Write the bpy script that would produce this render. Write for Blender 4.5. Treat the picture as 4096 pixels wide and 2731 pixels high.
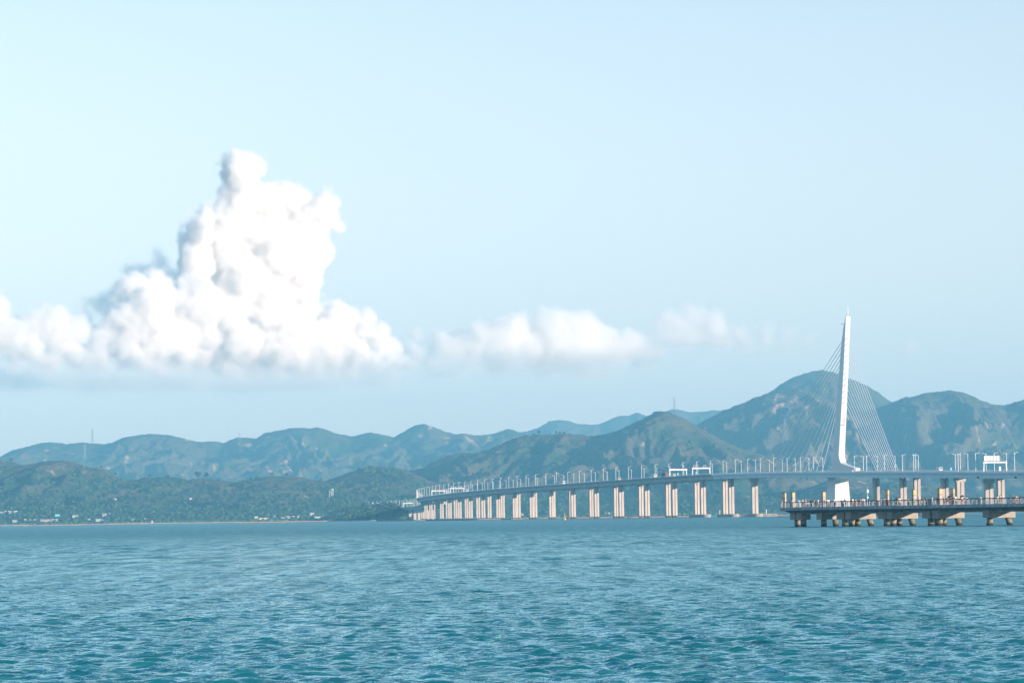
import bpy, bmesh, math, random
import numpy as np
from mathutils import Vector, Matrix

R = math.radians
scene = bpy.context.scene
for o in list(bpy.data.objects):
    bpy.data.objects.remove(o)

# ------------------------------------------------------------------ camera
EYE = 3.3                                   # eye height above the water, metres
FPX, PW, PH = 12500.0, 4096.0, 2731.0       # focal length in photo pixels (110 mm on 36 mm)
PITCH, ROLL = math.atan(698.5 / FPX), R(0.85)
cd = bpy.data.cameras.new('camera')
cam = bpy.data.objects.new('camera', cd)
scene.collection.objects.link(cam)
cd.sensor_width = 36.0
cd.lens = FPX / PW * 36.0
cd.clip_start, cd.clip_end = 1.0, 80000.0
_f = np.array([0, math.cos(PITCH), math.sin(PITCH)])
_u0 = np.array([0, -math.sin(PITCH), math.cos(PITCH)])
_r = math.cos(ROLL) * np.array([1.0, 0, 0]) - math.sin(ROLL) * _u0
_u = math.sin(ROLL) * np.array([1.0, 0, 0]) + math.cos(ROLL) * _u0
cam.matrix_world = Matrix(((_r[0], _u[0], -_f[0], 0), (_r[1], _u[1], -_f[1], 0), (_r[2], _u[2], -_f[2], EYE), (0, 0, 0, 1)))
scene.camera = cam

# ------------------------------------------------------------------ sky, sun, exposure
SUN_EL = R(9.0)
SUN_H = np.array([0.82, -0.57]); SUN_H /= np.linalg.norm(SUN_H)
SUN = Vector((SUN_H[0] * math.cos(SUN_EL), SUN_H[1] * math.cos(SUN_EL), math.sin(SUN_EL)))
world = bpy.data.worlds.new('World'); scene.world = world
world.use_nodes = True
wn = world.node_tree; wn.nodes.clear()
sky = wn.nodes.new('ShaderNodeTexSky'); sky.sky_type = 'NISHITA'; sky.sun_disc = False
sky.sun_elevation = SUN_EL
sky.sun_rotation = math.atan2(SUN_H[0], SUN_H[1])
sky.altitude = 0; sky.air_density = 1.0; sky.dust_density = 0.0; sky.ozone_density = 6.5
hs = wn.nodes.new('ShaderNodeHueSaturation'); hs.inputs['Hue'].default_value = 0.472; hs.inputs['Saturation'].default_value = 0.50
bg = wn.nodes.new('ShaderNodeBackground'); bg.inputs['Strength'].default_value = 0.14
wo = wn.nodes.new('ShaderNodeOutputWorld')
# the blue deepens towards the zenith
wtc = wn.nodes.new('ShaderNodeTexCoord'); wsx = wn.nodes.new('ShaderNodeSeparateXYZ'); wpw = wn.nodes.new('ShaderNodeMath'); wma = wn.nodes.new('ShaderNodeMath')
wpw.operation = 'POWER'; wpw.use_clamp = True; wpw.inputs[1].default_value = 0.75
wma.operation = 'MULTIPLY_ADD'; wma.inputs[1].default_value = 1.3; wma.inputs[2].default_value = 0.03
wn.links.new(wtc.outputs['Generated'], wsx.inputs[0]); wn.links.new(wsx.outputs['Z'], wpw.inputs[0]); wn.links.new(wpw.outputs[0], wma.inputs[0]); wn.links.new(wma.outputs[0], hs.inputs['Saturation'])
wn.links.new(sky.outputs[0], hs.inputs['Color']); wn.links.new(hs.outputs[0], bg.inputs[0]); wn.links.new(bg.outputs[0], wo.inputs[0])
sd = bpy.data.lights.new('sun', 'SUN'); sd.energy = 4.8; sd.angle = R(0.5); sd.color = (1.0, 0.87, 0.75)
so = bpy.data.objects.new('sun', sd); scene.collection.objects.link(so)
so.rotation_euler = (-SUN).to_track_quat('-Z', 'Y').to_euler()
scene.view_settings.view_transform = 'Standard'; scene.view_settings.look = 'None'
scene.view_settings.gamma = 1.0; scene.view_settings.use_curve_mapping = False
scene.view_settings.exposure = 0.90
cy = scene.cycles
cy.use_denoising = True
cy.max_bounces = 24; cy.volume_bounces = 20; cy.diffuse_bounces = 3; cy.glossy_bounces = 3
cy.transparent_max_bounces = 8
cy.use_fast_gi = False

# ------------------------------------------------------------------ helpers
def at(px, py, D):
    """the point D metres out to sea along the sight line surveyed at photo pixel (px, py)"""
    d = _f + (px - PW / 2) / FPX * _r + (PH / 2 - py) / FPX * _u
    d = d / d[1]
    return np.array([0, 0, EYE]) + d * D

def xat(px, D):                 # X of a bearing at depth D (near the water line)
    return at(px, 2064 - 0.0148 * (px - 2048), D)[0]

def link(o):
    scene.collection.objects.link(o); return o

def tag(o, label=None, cat=None, group=None, kind=None):
    if label: o['label'] = label
    if cat: o['category'] = cat
    if group: o['group'] = group
    if kind: o['kind'] = kind
    return o

def empty(name, loc=(0, 0, 0), rz=0.0):
    o = bpy.data.objects.new(name, None); o.location = loc; o.rotation_euler = (0, 0, rz)
    o.empty_display_size = 0.5
    return link(o)

class MB:
    """collects boxes, bars, tubes and prisms; build() links them as one mesh object"""
    def __init__(s): s.v, s.f, s.m = [], [], []; s.mi = 0
    def add(s, vs, fs):
        b = len(s.v); s.v += [tuple(map(float, p)) for p in vs]
        s.f += [tuple(b + i for i in f) for f in fs]; s.m += [s.mi] * len(fs)
        return s
    def box(s, x0, x1, y0, y1, z0, z1):
        return s.add([(x0, y0, z0), (x1, y0, z0), (x1, y1, z0), (x0, y1, z0), (x0, y0, z1), (x1, y0, z1), (x1, y1, z1), (x0, y1, z1)],
                     [(0, 3, 2, 1), (4, 5, 6, 7), (0, 1, 5, 4), (1, 2, 6, 5), (2, 3, 7, 6), (3, 0, 4, 7)])
    def frustum(s, a, b, n=4):
        """hull of two equal-length rings a (bottom) and b (top)"""
        n = len(a)
        return s.add(list(a) + list(b), [tuple(range(n))[::-1], tuple(range(n, 2 * n))] + [(i, (i + 1) % n, n + (i + 1) % n, n + i) for i in range(n)])
    def rings(s, rs, cap=True):
        n = len(rs[0]); vs = [p for r in rs for p in r]; fs = []
        for k in range(len(rs) - 1):
            for i in range(n):
                fs.append((k * n + i, k * n + (i + 1) % n, (k + 1) * n + (i + 1) % n, (k + 1) * n + i))
        if cap:
            fs.append(tuple(range(n))[::-1]); fs.append(tuple(range((len(rs) - 1) * n, len(rs) * n)))
        return s.add(vs, fs)
    def tube(s, p, q, r0, r1=None, n=6):
        r1 = r0 if r1 is None else r1
        p, q = Vector(p), Vector(q); d = (q - p)
        if d.length < 1e-6: return s
        z = d.normalized(); x = z.orthogonal().normalized(); y = z.cross(x)
        ring = lambda c, r: [c + (x * math.cos(2 * math.pi * i / n) + y * math.sin(2 * math.pi * i / n)) * r for i in range(n)]
        return s.rings([ring(p, r0), ring(q, r1)])
    def path(s, pts, r, n=5):
        for a, b in zip(pts[:-1], pts[1:]): s.tube(a, b, r, r, n)
        return s
    def lathe(s, prof, c=(0, 0, 0), n=12):
        rs = [[(c[0] + r * math.cos(2 * math.pi * i / n), c[1] + r * math.sin(2 * math.pi * i / n), c[2] + z) for i in range(n)] for r, z in prof]
        return s.rings(rs)
    def prism(s, poly, axis, a, b):
        """poly in the two other axes extruded along axis from a to b"""
        def pt(p, t):
            q = list(p); q.insert('xyz'.index(axis), t); return q
        return s.rings([[pt(p, a) for p in poly], [pt(p, b) for p in poly]])
    def mesh(s, name, mats, smooth=False):
        me = bpy.data.meshes.new(name); me.from_pydata(s.v, [], s.f)
        if not isinstance(mats, (list, tuple)): mats = [mats]
        for m in mats: me.materials.append(m)
        if len(mats) > 1: me.polygons.foreach_set('material_index', s.m)
        bm = bmesh.new(); bm.from_mesh(me); bmesh.ops.recalc_face_normals(bm, faces=bm.faces[:]); bm.to_mesh(me); bm.free()
        if smooth: me.polygons.foreach_set('use_smooth', [True] * len(me.polygons))
        return me
    def build(s, name, mats, parent=None, smooth=False):
        o = link(bpy.data.objects.new(name, s.mesh(name, mats, smooth)))
        if parent is not None: o.parent = parent
        return o

def part(name, me, parent, loc=(0, 0, 0), rz=0.0, scale=None):
    o = link(bpy.data.objects.new(name, me)); o.parent = parent; o.location = loc; o.rotation_euler = (0, 0, rz)
    if scale is not None: o.scale = scale
    return o

def copy_tree(o, parent=None):
    c = o.copy(); scene.collection.objects.link(c); c.parent = parent
    for ch in o.children: copy_tree(ch, c)
    return c

def grid_obj(name, P, mat, smooth=True, cols=None):
    """P: (rows, cols, 3) array -> one mesh object"""
    r, c = P.shape[:2]
    me = bpy.data.meshes.new(name)
    me.vertices.add(r * c); me.vertices.foreach_set('co', np.ascontiguousarray(P, dtype=np.float32).reshape(-1))
    i = np.arange(r * c).reshape(r, c)
    q = np.stack([i[:-1, :-1], i[:-1, 1:], i[1:, 1:], i[1:, :-1]], -1).reshape(-1, 4)
    me.loops.add(q.size); me.loops.foreach_set('vertex_index', q.reshape(-1).astype(np.int32))
    me.polygons.add(len(q)); me.polygons.foreach_set('loop_start', np.arange(0, q.size, 4, dtype=np.int32))
    me.polygons.foreach_set('loop_total', np.full(len(q), 4, dtype=np.int32))
    me.polygons.foreach_set('use_smooth', np.full(len(q), smooth))
    if cols is not None:
        a = me.color_attributes.new('cover', 'FLOAT_COLOR', 'POINT')
        cc = np.ones((r * c, 4), np.float32); cc[:, :3] = cols.reshape(-1, 3)
        a.data.foreach_set('color', cc.reshape(-1))
    me.materials.append(mat); me.update(); me.validate()
    return link(bpy.data.objects.new(name, me))

# lattice gradient noise
_rng = np.random.default_rng(7)
_G = _rng.normal(size=(256, 2)); _G /= np.linalg.norm(_G, axis=1)[:, None]
_PERM = np.concatenate([_rng.permutation(256)] * 2)
def noise(x, y):
    xi, yi = np.floor(x).astype(int), np.floor(y).astype(int); xf, yf = x - xi, y - yi
    def g(ix, iy, dx, dy):
        h = _PERM[(_PERM[ix & 255] + iy) & 255]; return _G[h, 0] * dx + _G[h, 1] * dy
    u, v = xf * xf * xf * (xf * (xf * 6 - 15) + 10), yf * yf * yf * (yf * (yf * 6 - 15) + 10)
    a = g(xi, yi, xf, yf) * (1 - u) + g(xi + 1, yi, xf - 1, yf) * u
    b = g(xi, yi + 1, xf, yf - 1) * (1 - u) + g(xi + 1, yi + 1, xf - 1, yf - 1) * u
    return (a * (1 - v) + b * v) * 1.5
def fbm(x, y, o=4, g=0.5):
    s, a = 0, 1.0
    for k in range(o): s = s + a * noise(x * 2 ** k + 17 * k, y * 2 ** k + 31 * k); a *= g
    return s
def ridged(x, y, o=3, g=0.5):
    s, a = 0, 1.0
    for k in range(o): s = s + a * (1 - 2 * np.abs(noise(x * 2 ** k + 5 * k, y * 2 ** k + 9 * k))); a *= g
    return s

# ------------------------------------------------------------------ materials
def mat(name, col, rough=0.7, spec=0.3, metal=0.0, var=0.0, vscale=1.0, bump=0.0, bscale=5.0, col2=None, streak=None):
    m = bpy.data.materials.new(name); m.use_nodes = True
    nt = m.node_tree; b = nt.nodes['Principled BSDF']
    b.inputs['Roughness'].default_value = rough; b.inputs['Specular IOR Level'].default_value = spec
    b.inputs['Metallic'].default_value = metal
    c = (*col, 1)
    b.inputs['Base Color'].default_value = c
    if var or bump or streak:
        tc = nt.nodes.new('ShaderNodeTexCoord')
    if var:
        mp = nt.nodes.new('ShaderNodeMapping'); nt.links.new(tc.outputs['Object'], mp.inputs[0])
        if streak: mp.inputs['Scale'].default_value = streak
        n = nt.nodes.new('ShaderNodeTexNoise'); n.inputs['Scale'].default_value = vscale; n.inputs['Detail'].default_value = 6; n.inputs['Roughness'].default_value = 0.65
        nt.links.new(mp.outputs[0], n.inputs['Vector'])
        rmp = nt.nodes.new('ShaderNodeValToRGB')
        d = col2 if col2 else tuple(x * (1 - var) for x in col)
        rmp.color_ramp.elements[0].position = 0.35; rmp.color_ramp.elements[0].color = (*d, 1)
        rmp.color_ramp.elements[1].position = 0.65; rmp.color_ramp.elements[1].color = c
        nt.links.new(n.outputs['Fac'], rmp.inputs[0]); nt.links.new(rmp.outputs[0], b.inputs['Base Color'])
    if bump:
        n2 = nt.nodes.new('ShaderNodeTexNoise'); n2.inputs['Scale'].default_value = bscale; n2.inputs['Detail'].default_value = 5
        nt.links.new(tc.outputs['Object'], n2.inputs['Vector'])
        bp = nt.nodes.new('ShaderNodeBump'); bp.inputs['Strength'].default_value = bump; bp.inputs['Distance'].default_value = 0.05
        nt.links.new(n2.outputs['Fac'], bp.inputs['Height']); nt.links.new(bp.outputs[0], b.inputs['Normal'])
    return m

def water_material():
    m = bpy.data.materials.new('sea_water'); m.use_nodes = True
    nt = m.node_tree; nt.nodes.clear(); N, L = nt.nodes, nt.links
    out = N.new('ShaderNodeOutputMaterial'); mix = N.new('ShaderNodeMixShader')
    body = N.new('ShaderNodeBsdfDiffuse'); body.inputs['Color'].default_value = (0.012, 0.175, 0.200, 1)
    gl = N.new('ShaderNodeBsdfGlossy'); gl.inputs['Color'].default_value = (0.70, 0.96, 1.0, 1)
    fr = N.new('ShaderNodeFresnel'); fr.inputs['IOR'].default_value = 1.333
    tc = N.new('ShaderNodeTexCoord')
    sx = N.new('ShaderNodeSeparateXYZ'); L.new(tc.outputs['Object'], sx.inputs[0])
    def mr(src, a, b, c, d):
        n = N.new('ShaderNodeMapRange'); n.inputs['From Min'].default_value = a; n.inputs['From Max'].default_value = b
        n.inputs['To Min'].default_value = c; n.inputs['To Max'].default_value = d; L.new(src, n.inputs[0]); return n.outputs[0]
    def mul(a, b):
        n = N.new('ShaderNodeMath'); n.operation = 'MULTIPLY'; L.new(a, n.inputs[0]); L.new(b, n.inputs[1]); return n.outputs[0]
    # out in the bay the faces of unresolved wavelets hide the mirror-like backs
    L.new(mr(sx.outputs['Y'], 60, 900, 0.08, 0.30), gl.inputs['Roughness'])
    keep = mr(sx.outputs['Y'], 60, 700, 1.25, 0.50)
    mpw = N.new('ShaderNodeMapping'); mpw.inputs['Scale'].default_value = (0.6, 0.035, 1); L.new(tc.outputs['Object'], mpw.inputs[0])
    nw = N.new('ShaderNodeTexNoise'); nw.inputs['Scale'].default_value = 1.0; nw.inputs['Detail'].default_value = 7; nw.inputs['Roughness'].default_value = 0.7
    L.new(mpw.outputs[0], nw.inputs['Vector'])
    gust = mr(nw.outputs['Fac'], 0.3, 0.7, 0.5, 1.5)          # cat's-paws
    L.new(mul(mul(fr.outputs[0], keep), gust), mix.inputs[0])
    last = None
    for i, (sc, dist) in enumerate((((2.6, 4.2, 1), 0.07), ((7, 11, 1), 0.018), ((0.5, 0.8, 1), 0.14), ((0.11, 0.20, 1), 0.45))):
        mp = N.new('ShaderNodeMapping'); mp.inputs['Scale'].default_value = sc; mp.inputs['Rotation'].default_value = (0, 0, R(12 * i - 8)); L.new(tc.outputs['Object'], mp.inputs[0])
        n = N.new('ShaderNodeTexNoise'); n.inputs['Scale'].default_value = 1.0; n.inputs['Detail'].default_value = 3; n.inputs['Distortion'].default_value = 0.4; L.new(mp.outputs[0], n.inputs['Vector'])
        bp_ = N.new('ShaderNodeBump'); bp_.inputs['Distance'].default_value = dist; L.new(n.outputs['Fac'], bp_.inputs['Height'])
        if last is not None: L.new(last, bp_.inputs['Normal'])
        last = bp_.outputs[0]
    for q in (gl, fr): L.new(last, q.inputs['Normal'])
    L.new(body.outputs[0], mix.inputs[1]); L.new(gl.outputs[0], mix.inputs[2]); L.new(mix.outputs[0], out.inputs['Surface'])
    return m

def hill_material():
    m = bpy.data.materials.new('hillside'); m.use_nodes = True
    nt = m.node_tree; b = nt.nodes['Principled BSDF']; b.inputs['Roughness'].default_value = 0.95; b.inputs['Specular IOR Level'].default_value = 0.05
    a = nt.nodes.new('ShaderNodeAttribute'); a.attribute_name = 'cover'
    tc = nt.nodes.new('ShaderNodeTexCoord')
    n = nt.nodes.new('ShaderNodeTexNoise'); n.inputs['Scale'].default_value = 0.12; n.inputs['Detail'].default_value = 6; n.inputs['Roughness'].default_value = 0.7
    nt.links.new(tc.outputs['Object'], n.inputs['Vector'])
    r = nt.nodes.new('ShaderNodeMapRange'); r.inputs['From Min'].default_value = 0.3; r.inputs['From Max'].default_value = 0.7; r.inputs['To Min'].default_value = 0.45; r.inputs['To Max'].default_value = 1.5
    nt.links.new(n.outputs['Fac'], r.inputs[0])
    mx = nt.nodes.new('ShaderNodeVectorMath'); mx.operation = 'SCALE'
    nt.links.new(a.outputs['Color'], mx.inputs[0]); nt.links.new(r.outputs[0], mx.inputs['Scale']); nt.links.new(mx.outputs[0], b.inputs['Base Color'])
    n2 = nt.nodes.new('ShaderNodeTexNoise'); n2.inputs['Scale'].default_value = 0.22; n2.inputs['Detail'].default_value = 5
    nt.links.new(tc.outputs['Object'], n2.inputs['Vector'])
    bp = nt.nodes.new('ShaderNodeBump'); bp.inputs['Strength'].default_value = 0.8; bp.inputs['Distance'].default_value = 3.5
    nt.links.new(n2.outputs['Fac'], bp.inputs['Height']); nt.links.new(bp.outputs[0], b.inputs['Normal'])
    return m

def volume_material(name, col, dens, aniso=0.0, ab=0.0):
    m = bpy.data.materials.new(name); m.use_nodes = True
    nt = m.node_tree; nt.nodes.clear()
    v = nt.nodes.new('ShaderNodeVolumePrincipled'); o = nt.nodes.new('ShaderNodeOutputMaterial')
    v.inputs['Color'].default_value = (*col, 1); v.inputs['Density'].default_value = dens; v.inputs['Anisotropy'].default_value = aniso
    v.inputs['Density Attribute'].default_value = ''; v.inputs['Absorption Color'].default_value = (ab, ab, ab, 1)
    nt.links.new(v.outputs[0], o.inputs['Volume'])
    return m

# ------------------------------------------------------------------ sea
def build_water():
    rng = np.random.default_rng(3)
    ys = np.concatenate([56.0 * np.exp(np.arange(0, math.log(250 / 56.0), 0.0017)), 250.0 * np.exp(np.arange(0, math.log(3000 / 250.0), 0.0034))]); tx = np.arange(-0.225, 0.2251, 0.0013)
    Y = np.repeat(ys[:, None], len(tx), 1); X = Y * tx[None, :]
    dx, dy, dz = np.zeros_like(X), np.zeros_like(X), np.zeros_like(X)
    dxs = np.gradient(ys)
    n = 110
    lam = np.exp(rng.uniform(math.log(0.28), math.log(2.8), n))
    off = np.clip((ys - 130) / 260, 0, 1)[:, None]                # the chop lengthens offshore
    lam = np.concatenate([lam, np.exp(rng.uniform(math.log(2.8), math.log(6.5), 46))])
    for q, L in enumerate(lam):
        th = R(-97) + rng.normal() * 0.62                      # running in towards the shore
        kx, ky = math.cos(th) * 2 * math.pi / L, math.sin(th) * 2 * math.pi / L
        a = 0.0106 * L * (0.35 + 0.65 * rng.random()) * (1.0 if L < 0.7 else (0.7 / L) ** 0.7)
        fade = np.clip(L / (dxs * 2.2) - 0.7, 0, 1)[:, None] * (off if q >= n else 1.0)
        if q >= n: a = 0.0115 * L * (0.35 + 0.65 * rng.random())
        grp = 0.55 + 0.9 * noise(X / (L * 5.5) + rng.uniform(0, 99), Y / (L * 5.5) + rng.uniform(0, 99)) if L > 1.0 else 1.0
        ph = kx * X + ky * Y + rng.uniform(0, 6.28)
        A = a * fade * np.clip(grp, 0, 2)
        dz += A * np.cos(ph); s = A * np.sin(ph) * 0.9
        dx -= s * math.cos(th); dy -= s * math.sin(th)
    e = np.ones(len(ys)); e[:3] = 0; e[-40:] = np.linspace(1, 0, 40)
    c = np.ones(len(tx)); c[:4] = 0; c[-4:] = 0
    k = e[:, None] * c[None, :]
    P = np.stack([X + dx * k, Y + dy * k, dz * k], -1)
    wm = water_material()
    o = grid_obj('water', P, wm)
    # the rest of the bay, flat sheets butted against the wave field
    bm = bmesh.new(); bm.from_mesh(o.data)
    y0, y1, t = float(ys[0]), float(ys[-1]), float(tx[-1])
    B = 8800
    def poly(ps): bm.faces.new([bm.verts.new((x, y, 0)) for x, y in ps])
    poly([(-B, -2900), (B, -2900), (B, y0), (t * y0, y0), (-t * y0, y0), (-B, y0)])
    poly([(-B, y0), (-t * y0, y0), (-t * y1, y1), (-B, y1)])
    poly([(t * y0, y0), (B, y0), (B, y1), (t * y1, y1)])
    poly([(-B, y1), (-t * y1, y1), (t * y1, y1), (B, y1), (B, 6500), (-B, 6500)])
    bm.to_mesh(o.data); bm.free()
    tag(o, kind='structure')
    return o
build_water()

# ------------------------------------------------------------------ hills
HILL = hill_material()
FOREST_C, GRASS_C, ROCK_C = np.array([0.028, 0.054, 0.026]), np.array([0.088, 0.077, 0.050]), np.array([0.36, 0.25, 0.19])
HILLS = {}
def build_hill(name, prof, Yc, Yf, Yb, step, lam, cut, grass, rock, seed, foot=1.0, gam=1.1):
    pts = np.array([at(px, py, Yc) for px, py in prof])
    X0, X1 = pts[0, 0], pts[-1, 0]
    nx = int((X1 - X0) / step)
    ys = np.concatenate([np.linspace(Yf, Yc, int((Yc - Yf) / (step * 1.15))), np.linspace(Yc, Yb, 26)[1:]])
    x = np.linspace(X0, X1, nx)
    X, Y = np.meshgrid(x, ys)
    t = np.clip((Y - Yf) / (Yc - Yf), 0, 1); tb = np.clip((Y - Yc) / (Yb - Yc), 0, 1)
    sx, sy = X / lam + seed * 7.3, Y / lam + seed * 3.1
    warp = fbm(sx * 0.8, sy * 0.55, 3) * 0.9
    Xw = X + (1 - t) * lam * 0.8 * fbm(sx * 0.6 + 40, sy * 0.4, 2)
    xs = np.linspace(X0, X1, 900); zc = np.interp(xs, pts[:, 0], pts[:, 2])
    k = np.hanning(9); k /= k.sum(); zc = np.convolve(np.pad(zc, 4, mode='edge'), k, 'valid')
    Z0 = np.interp(Xw, xs, zc)
    spur = ridged(sx * 1.0 + warp * 0.8, sy * 0.42 + warp * 0.3, 1)             # main spurs run down to the sea
    sp2 = ridged(sx * 2.7 + warp * 1.6 + 11, sy * 1.3 + warp, 3)
    sp3 = ridged(sx * 7.5 + warp * 3 + 3, sy * 4.0 + warp * 2, 2)
    env = np.clip((1 - t) * 5, 0, 1) * (0.35 + 0.65 * (1 - t)) * np.clip(t * 2.2, 0, 1)
    g = t ** gam * (1 - tb ** 1.5 * 0.9)
    Z = Z0 * g * (1 - cut * env * (0.5 - 0.5 * spur) * 1.25 - cut * 0.46 * env * (0.6 - 0.5 * sp2) - cut * 0.13 * env * (0.5 - 0.5 * sp3))
    Z += (fbm(X / 24 + seed, Y / 24, 3) * 4.5 + fbm(X / 80, Y / 80 + seed, 2) * 8) * np.clip(t * 5, 0, 1) * np.clip((1 - t) * 6 + 0.35, 0, 1) * min(1, lam / 250) + fbm(X / 9 + seed, Y / 9, 2) * 1.6 * np.clip(t * 5, 0, 1)
    Z = Z * np.clip(np.minimum(t * 12, 1), 0, 1) + foot
    # ground cover: woods in the gullies, grass on the spurs, bare granite and earth scars
    big = fbm(X / (lam * 1.1) + 3 * seed, Y / (lam * 1.1), 4)
    gw = np.clip((spur * 0.4 + sp2 * 0.3 + sp3 * 0.22 + big * 0.6 - 0.3 + 0.9 * (t - 0.55)) * 1.4 + grass, 0, 1)
    rn = fbm(X / 34 + 9 * seed, Y / 60, 4) + 0.55 * fbm(X / 210 + seed, Y / 260 + 5, 2)
    rw = np.clip((rn - rock) * 5, 0, 1) * np.clip(gw * 1.6, 0, 1) * np.clip(t * 4, 0, 1)
    C = FOREST_C + (GRASS_C - FOREST_C) * gw[..., None]
    C = C * (1 - rw[..., None]) + ROCK_C * rw[..., None]
    o = grid_obj(name, np.stack([X, Y, Z], -1), HILL, True, C)
    tag(o, kind='structure')
    HILLS[seed] = (x, ys, Z, gw, rw, t)
    return o

def ground(seed, px, Yw):
    x, ys, Z = HILLS[seed][:3]
    X = xat(px, Yw)
    i = np.clip(np.searchsorted(x, X) - 1, 0, len(x) - 2); j = np.clip(np.searchsorted(ys, Yw) - 1, 0, len(ys) - 2)
    return X, Yw, float(Z[j, i])

build_hill('far_mountain', [(1600, 1830), (1800, 1800), (1976, 1750), (2028, 1735), (2084, 1729), (2126, 1720), (2150, 1713), (2168, 1701), (2196, 1685), (2238, 1681), (2272, 1684), (2307, 1694), (2335, 1698), (2392, 1698), (2457, 1673), (2481, 1663), (2516, 1663), (2548, 1650), (2589, 1664), (2630, 1655), (2663, 1645), (2694, 1635), (2736, 1644), (2767, 1649), (2792, 1645), (2816, 1647), (2848, 1643), (2882, 1643), (2921, 1633), (3000, 1640), (3200, 1660), (3500, 1700)],
           13200, 11400, 13900, 8, 420, 0.55, 0.05, 1.0, 1)
build_hill('mountain', [(-700, 1900), (-350, 1850), (-120, 1855), (0, 1828), (45, 1806), (98, 1790), (157, 1774), (192, 1767), (227, 1772), (268, 1777), (335, 1772), (366, 1775), (418, 1778), (450, 1773), (488, 1753), (523, 1745), (593, 1737), (645, 1738), (691, 1742), (732, 1751), (767, 1762), (802, 1769), (870, 1767), (891, 1772), (922, 1759), (957, 1750), (1023, 1753), (1058, 1731), (1096, 1726), (1166, 1711), (1201, 1711), (1243, 1716), (1271, 1713), (1306, 1720), (1355, 1739), (1386, 1741), (1407, 1747), (1442, 1736), (1484, 1731), (1525, 1739), (1574, 1749), (1617, 1726), (1659, 1701), (1700, 1699), (1735, 1710), (1784, 1729), (1822, 1739), (1854, 1737), (1910, 1743), (1952, 1734), (1969, 1736), (2025, 1717), (2056, 1720), (2077, 1731), (2150, 1745), (2300, 1765), (2600, 1800)],
           10600, 8600, 11300, 6, 320, 1.05, 0.12, 0.72, 2)
build_hill('mountain', [(2950, 1640), (3040, 1590), (3090, 1560), (3130, 1536), (3169, 1513), (3209, 1498), (3249, 1485), (3264, 1481), (3289, 1481), (3319, 1488), (3353, 1494), (3393, 1511), (3428, 1528), (3468, 1546), (3508, 1568), (3552, 1600), (3600, 1625), (3800, 1660)],
           9700, 8700, 10400, 6, 260, 0.5, 0.30, 1.1, 3)
build_hill('mountain', [(2560, 1860), (2700, 1760), (2785, 1701), (2823, 1677), (2875, 1652), (2945, 1621), (3005, 1600), (3060, 1576), (3150, 1569), (3230, 1568), (3300, 1592), (3360, 1625), (3450, 1645), (3520, 1630), (3580, 1606), (3627, 1588), (3660, 1584), (3709, 1572), (3796, 1562), (3850, 1572), (3884, 1588), (3936, 1606), (3988, 1620), (4023, 1620), (4060, 1608), (4096, 1597), (4200, 1580), (4350, 1610), (4700, 1680), (5000, 1760)],
           8600, 7000, 9300, 4.5, 260, 1.15, 0.22, 0.62, 4)
build_hill('hill', [(1560, 1990), (1620, 1890), (1641, 1884), (1697, 1874), (1728, 1850), (1763, 1839), (1819, 1815), (1861, 1810), (1910, 1812), (1959, 1797), (2011, 1772), (2063, 1751), (2126, 1741), (2203, 1736), (2290, 1740), (2370, 1742), (2419, 1736), (2457, 1724), (2516, 1704), (2565, 1680), (2603, 1657), (2631, 1647), (2659, 1647), (2701, 1661), (2736, 1678), (2781, 1699), (2893, 1764), (2998, 1806), (3100, 1840), (3250, 1890), (3400, 1945), (3600, 1995), (3900, 2020)],
           7050, 5900, 7600, 3.8, 220, 1.1, 0.10, 0.78, 5)
build_hill('hill', [(1200, 1990), (1280, 1940), (1316, 1919), (1358, 1909), (1428, 1881), (1480, 1869), (1532, 1869), (1575, 1870), (1603, 1876), (1627, 1882), (1680, 1905), (1800, 1960), (1900, 2000)],
           6500, 5700, 7000, 3.5, 150, 0.5, -0.35, 1.2, 6)
build_hill('hill', [(-600, 1880), (-300, 1850), (0, 1846), (35, 1848), (87, 1860), (140, 1853), (192, 1845), (244, 1843), (279, 1845), (324, 1860), (366, 1869), (408, 1876), (440, 1891), (453, 1905), (506, 1918), (548, 1918), (586, 1908), (607, 1911), (663, 1909), (715, 1914), (750, 1923), (790, 1915), (835, 1916), (887, 1920), (936, 1931), (974, 1922), (1044, 1913), (1086, 1904), (1145, 1904), (1219, 1913), (1260, 1923), (1306, 1927), (1400, 1960), (1520, 2000), (1700, 2040)],
           6200, 5480, 6700, 3.2, 130, 0.7, -0.22, 0.80, 7)
build_hill('hill', [(2950, 2045), (3100, 2000), (3250, 1950), (3330, 1912), (3394, 1906), (3490, 1935), (3600, 1926), (3690, 1922), (3760, 1945), (3830, 1968), (3950, 1982), (4096, 1985), (4300, 1960), (4600, 1980), (4900, 2020)],
           6300, 5600, 6800, 3.5, 140, 0.5, 0.06, 0.62, 8)

build_hill('headland', [(1330, 2062), (1400, 2040), (1450, 2024), (1500, 2016), (1540, 2014), (1575, 2021), (1600, 2034), (1625, 2050), (1650, 2062), (1680, 2070)],
           5030, 4890, 5420, 2.5, 90, 0.3, -0.6, 2.0, 9)
# coastal flat
lm = mat('coastal_scrub', (0.07, 0.10, 0.04), 0.95, 0.05, var=0.5, vscale=0.02)
xs = np.linspace(-2600, 2600, 160)
rows = []
for k, yy in enumerate((0, 6, 60, 3000, 8600)):
    yb = 5390 + 26 * fbm(xs / 190 + 3, xs * 0 + 1, 3) if k < 3 else 5390
    rows.append(np.stack([xs, yb + yy + xs * 0, np.full_like(xs, (-0.6, 0.9, 1.5, 1.6, 1.6)[k])], -1))
tag(grid_obj('land', np.array(rows), lm, False), kind='structure')

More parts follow.
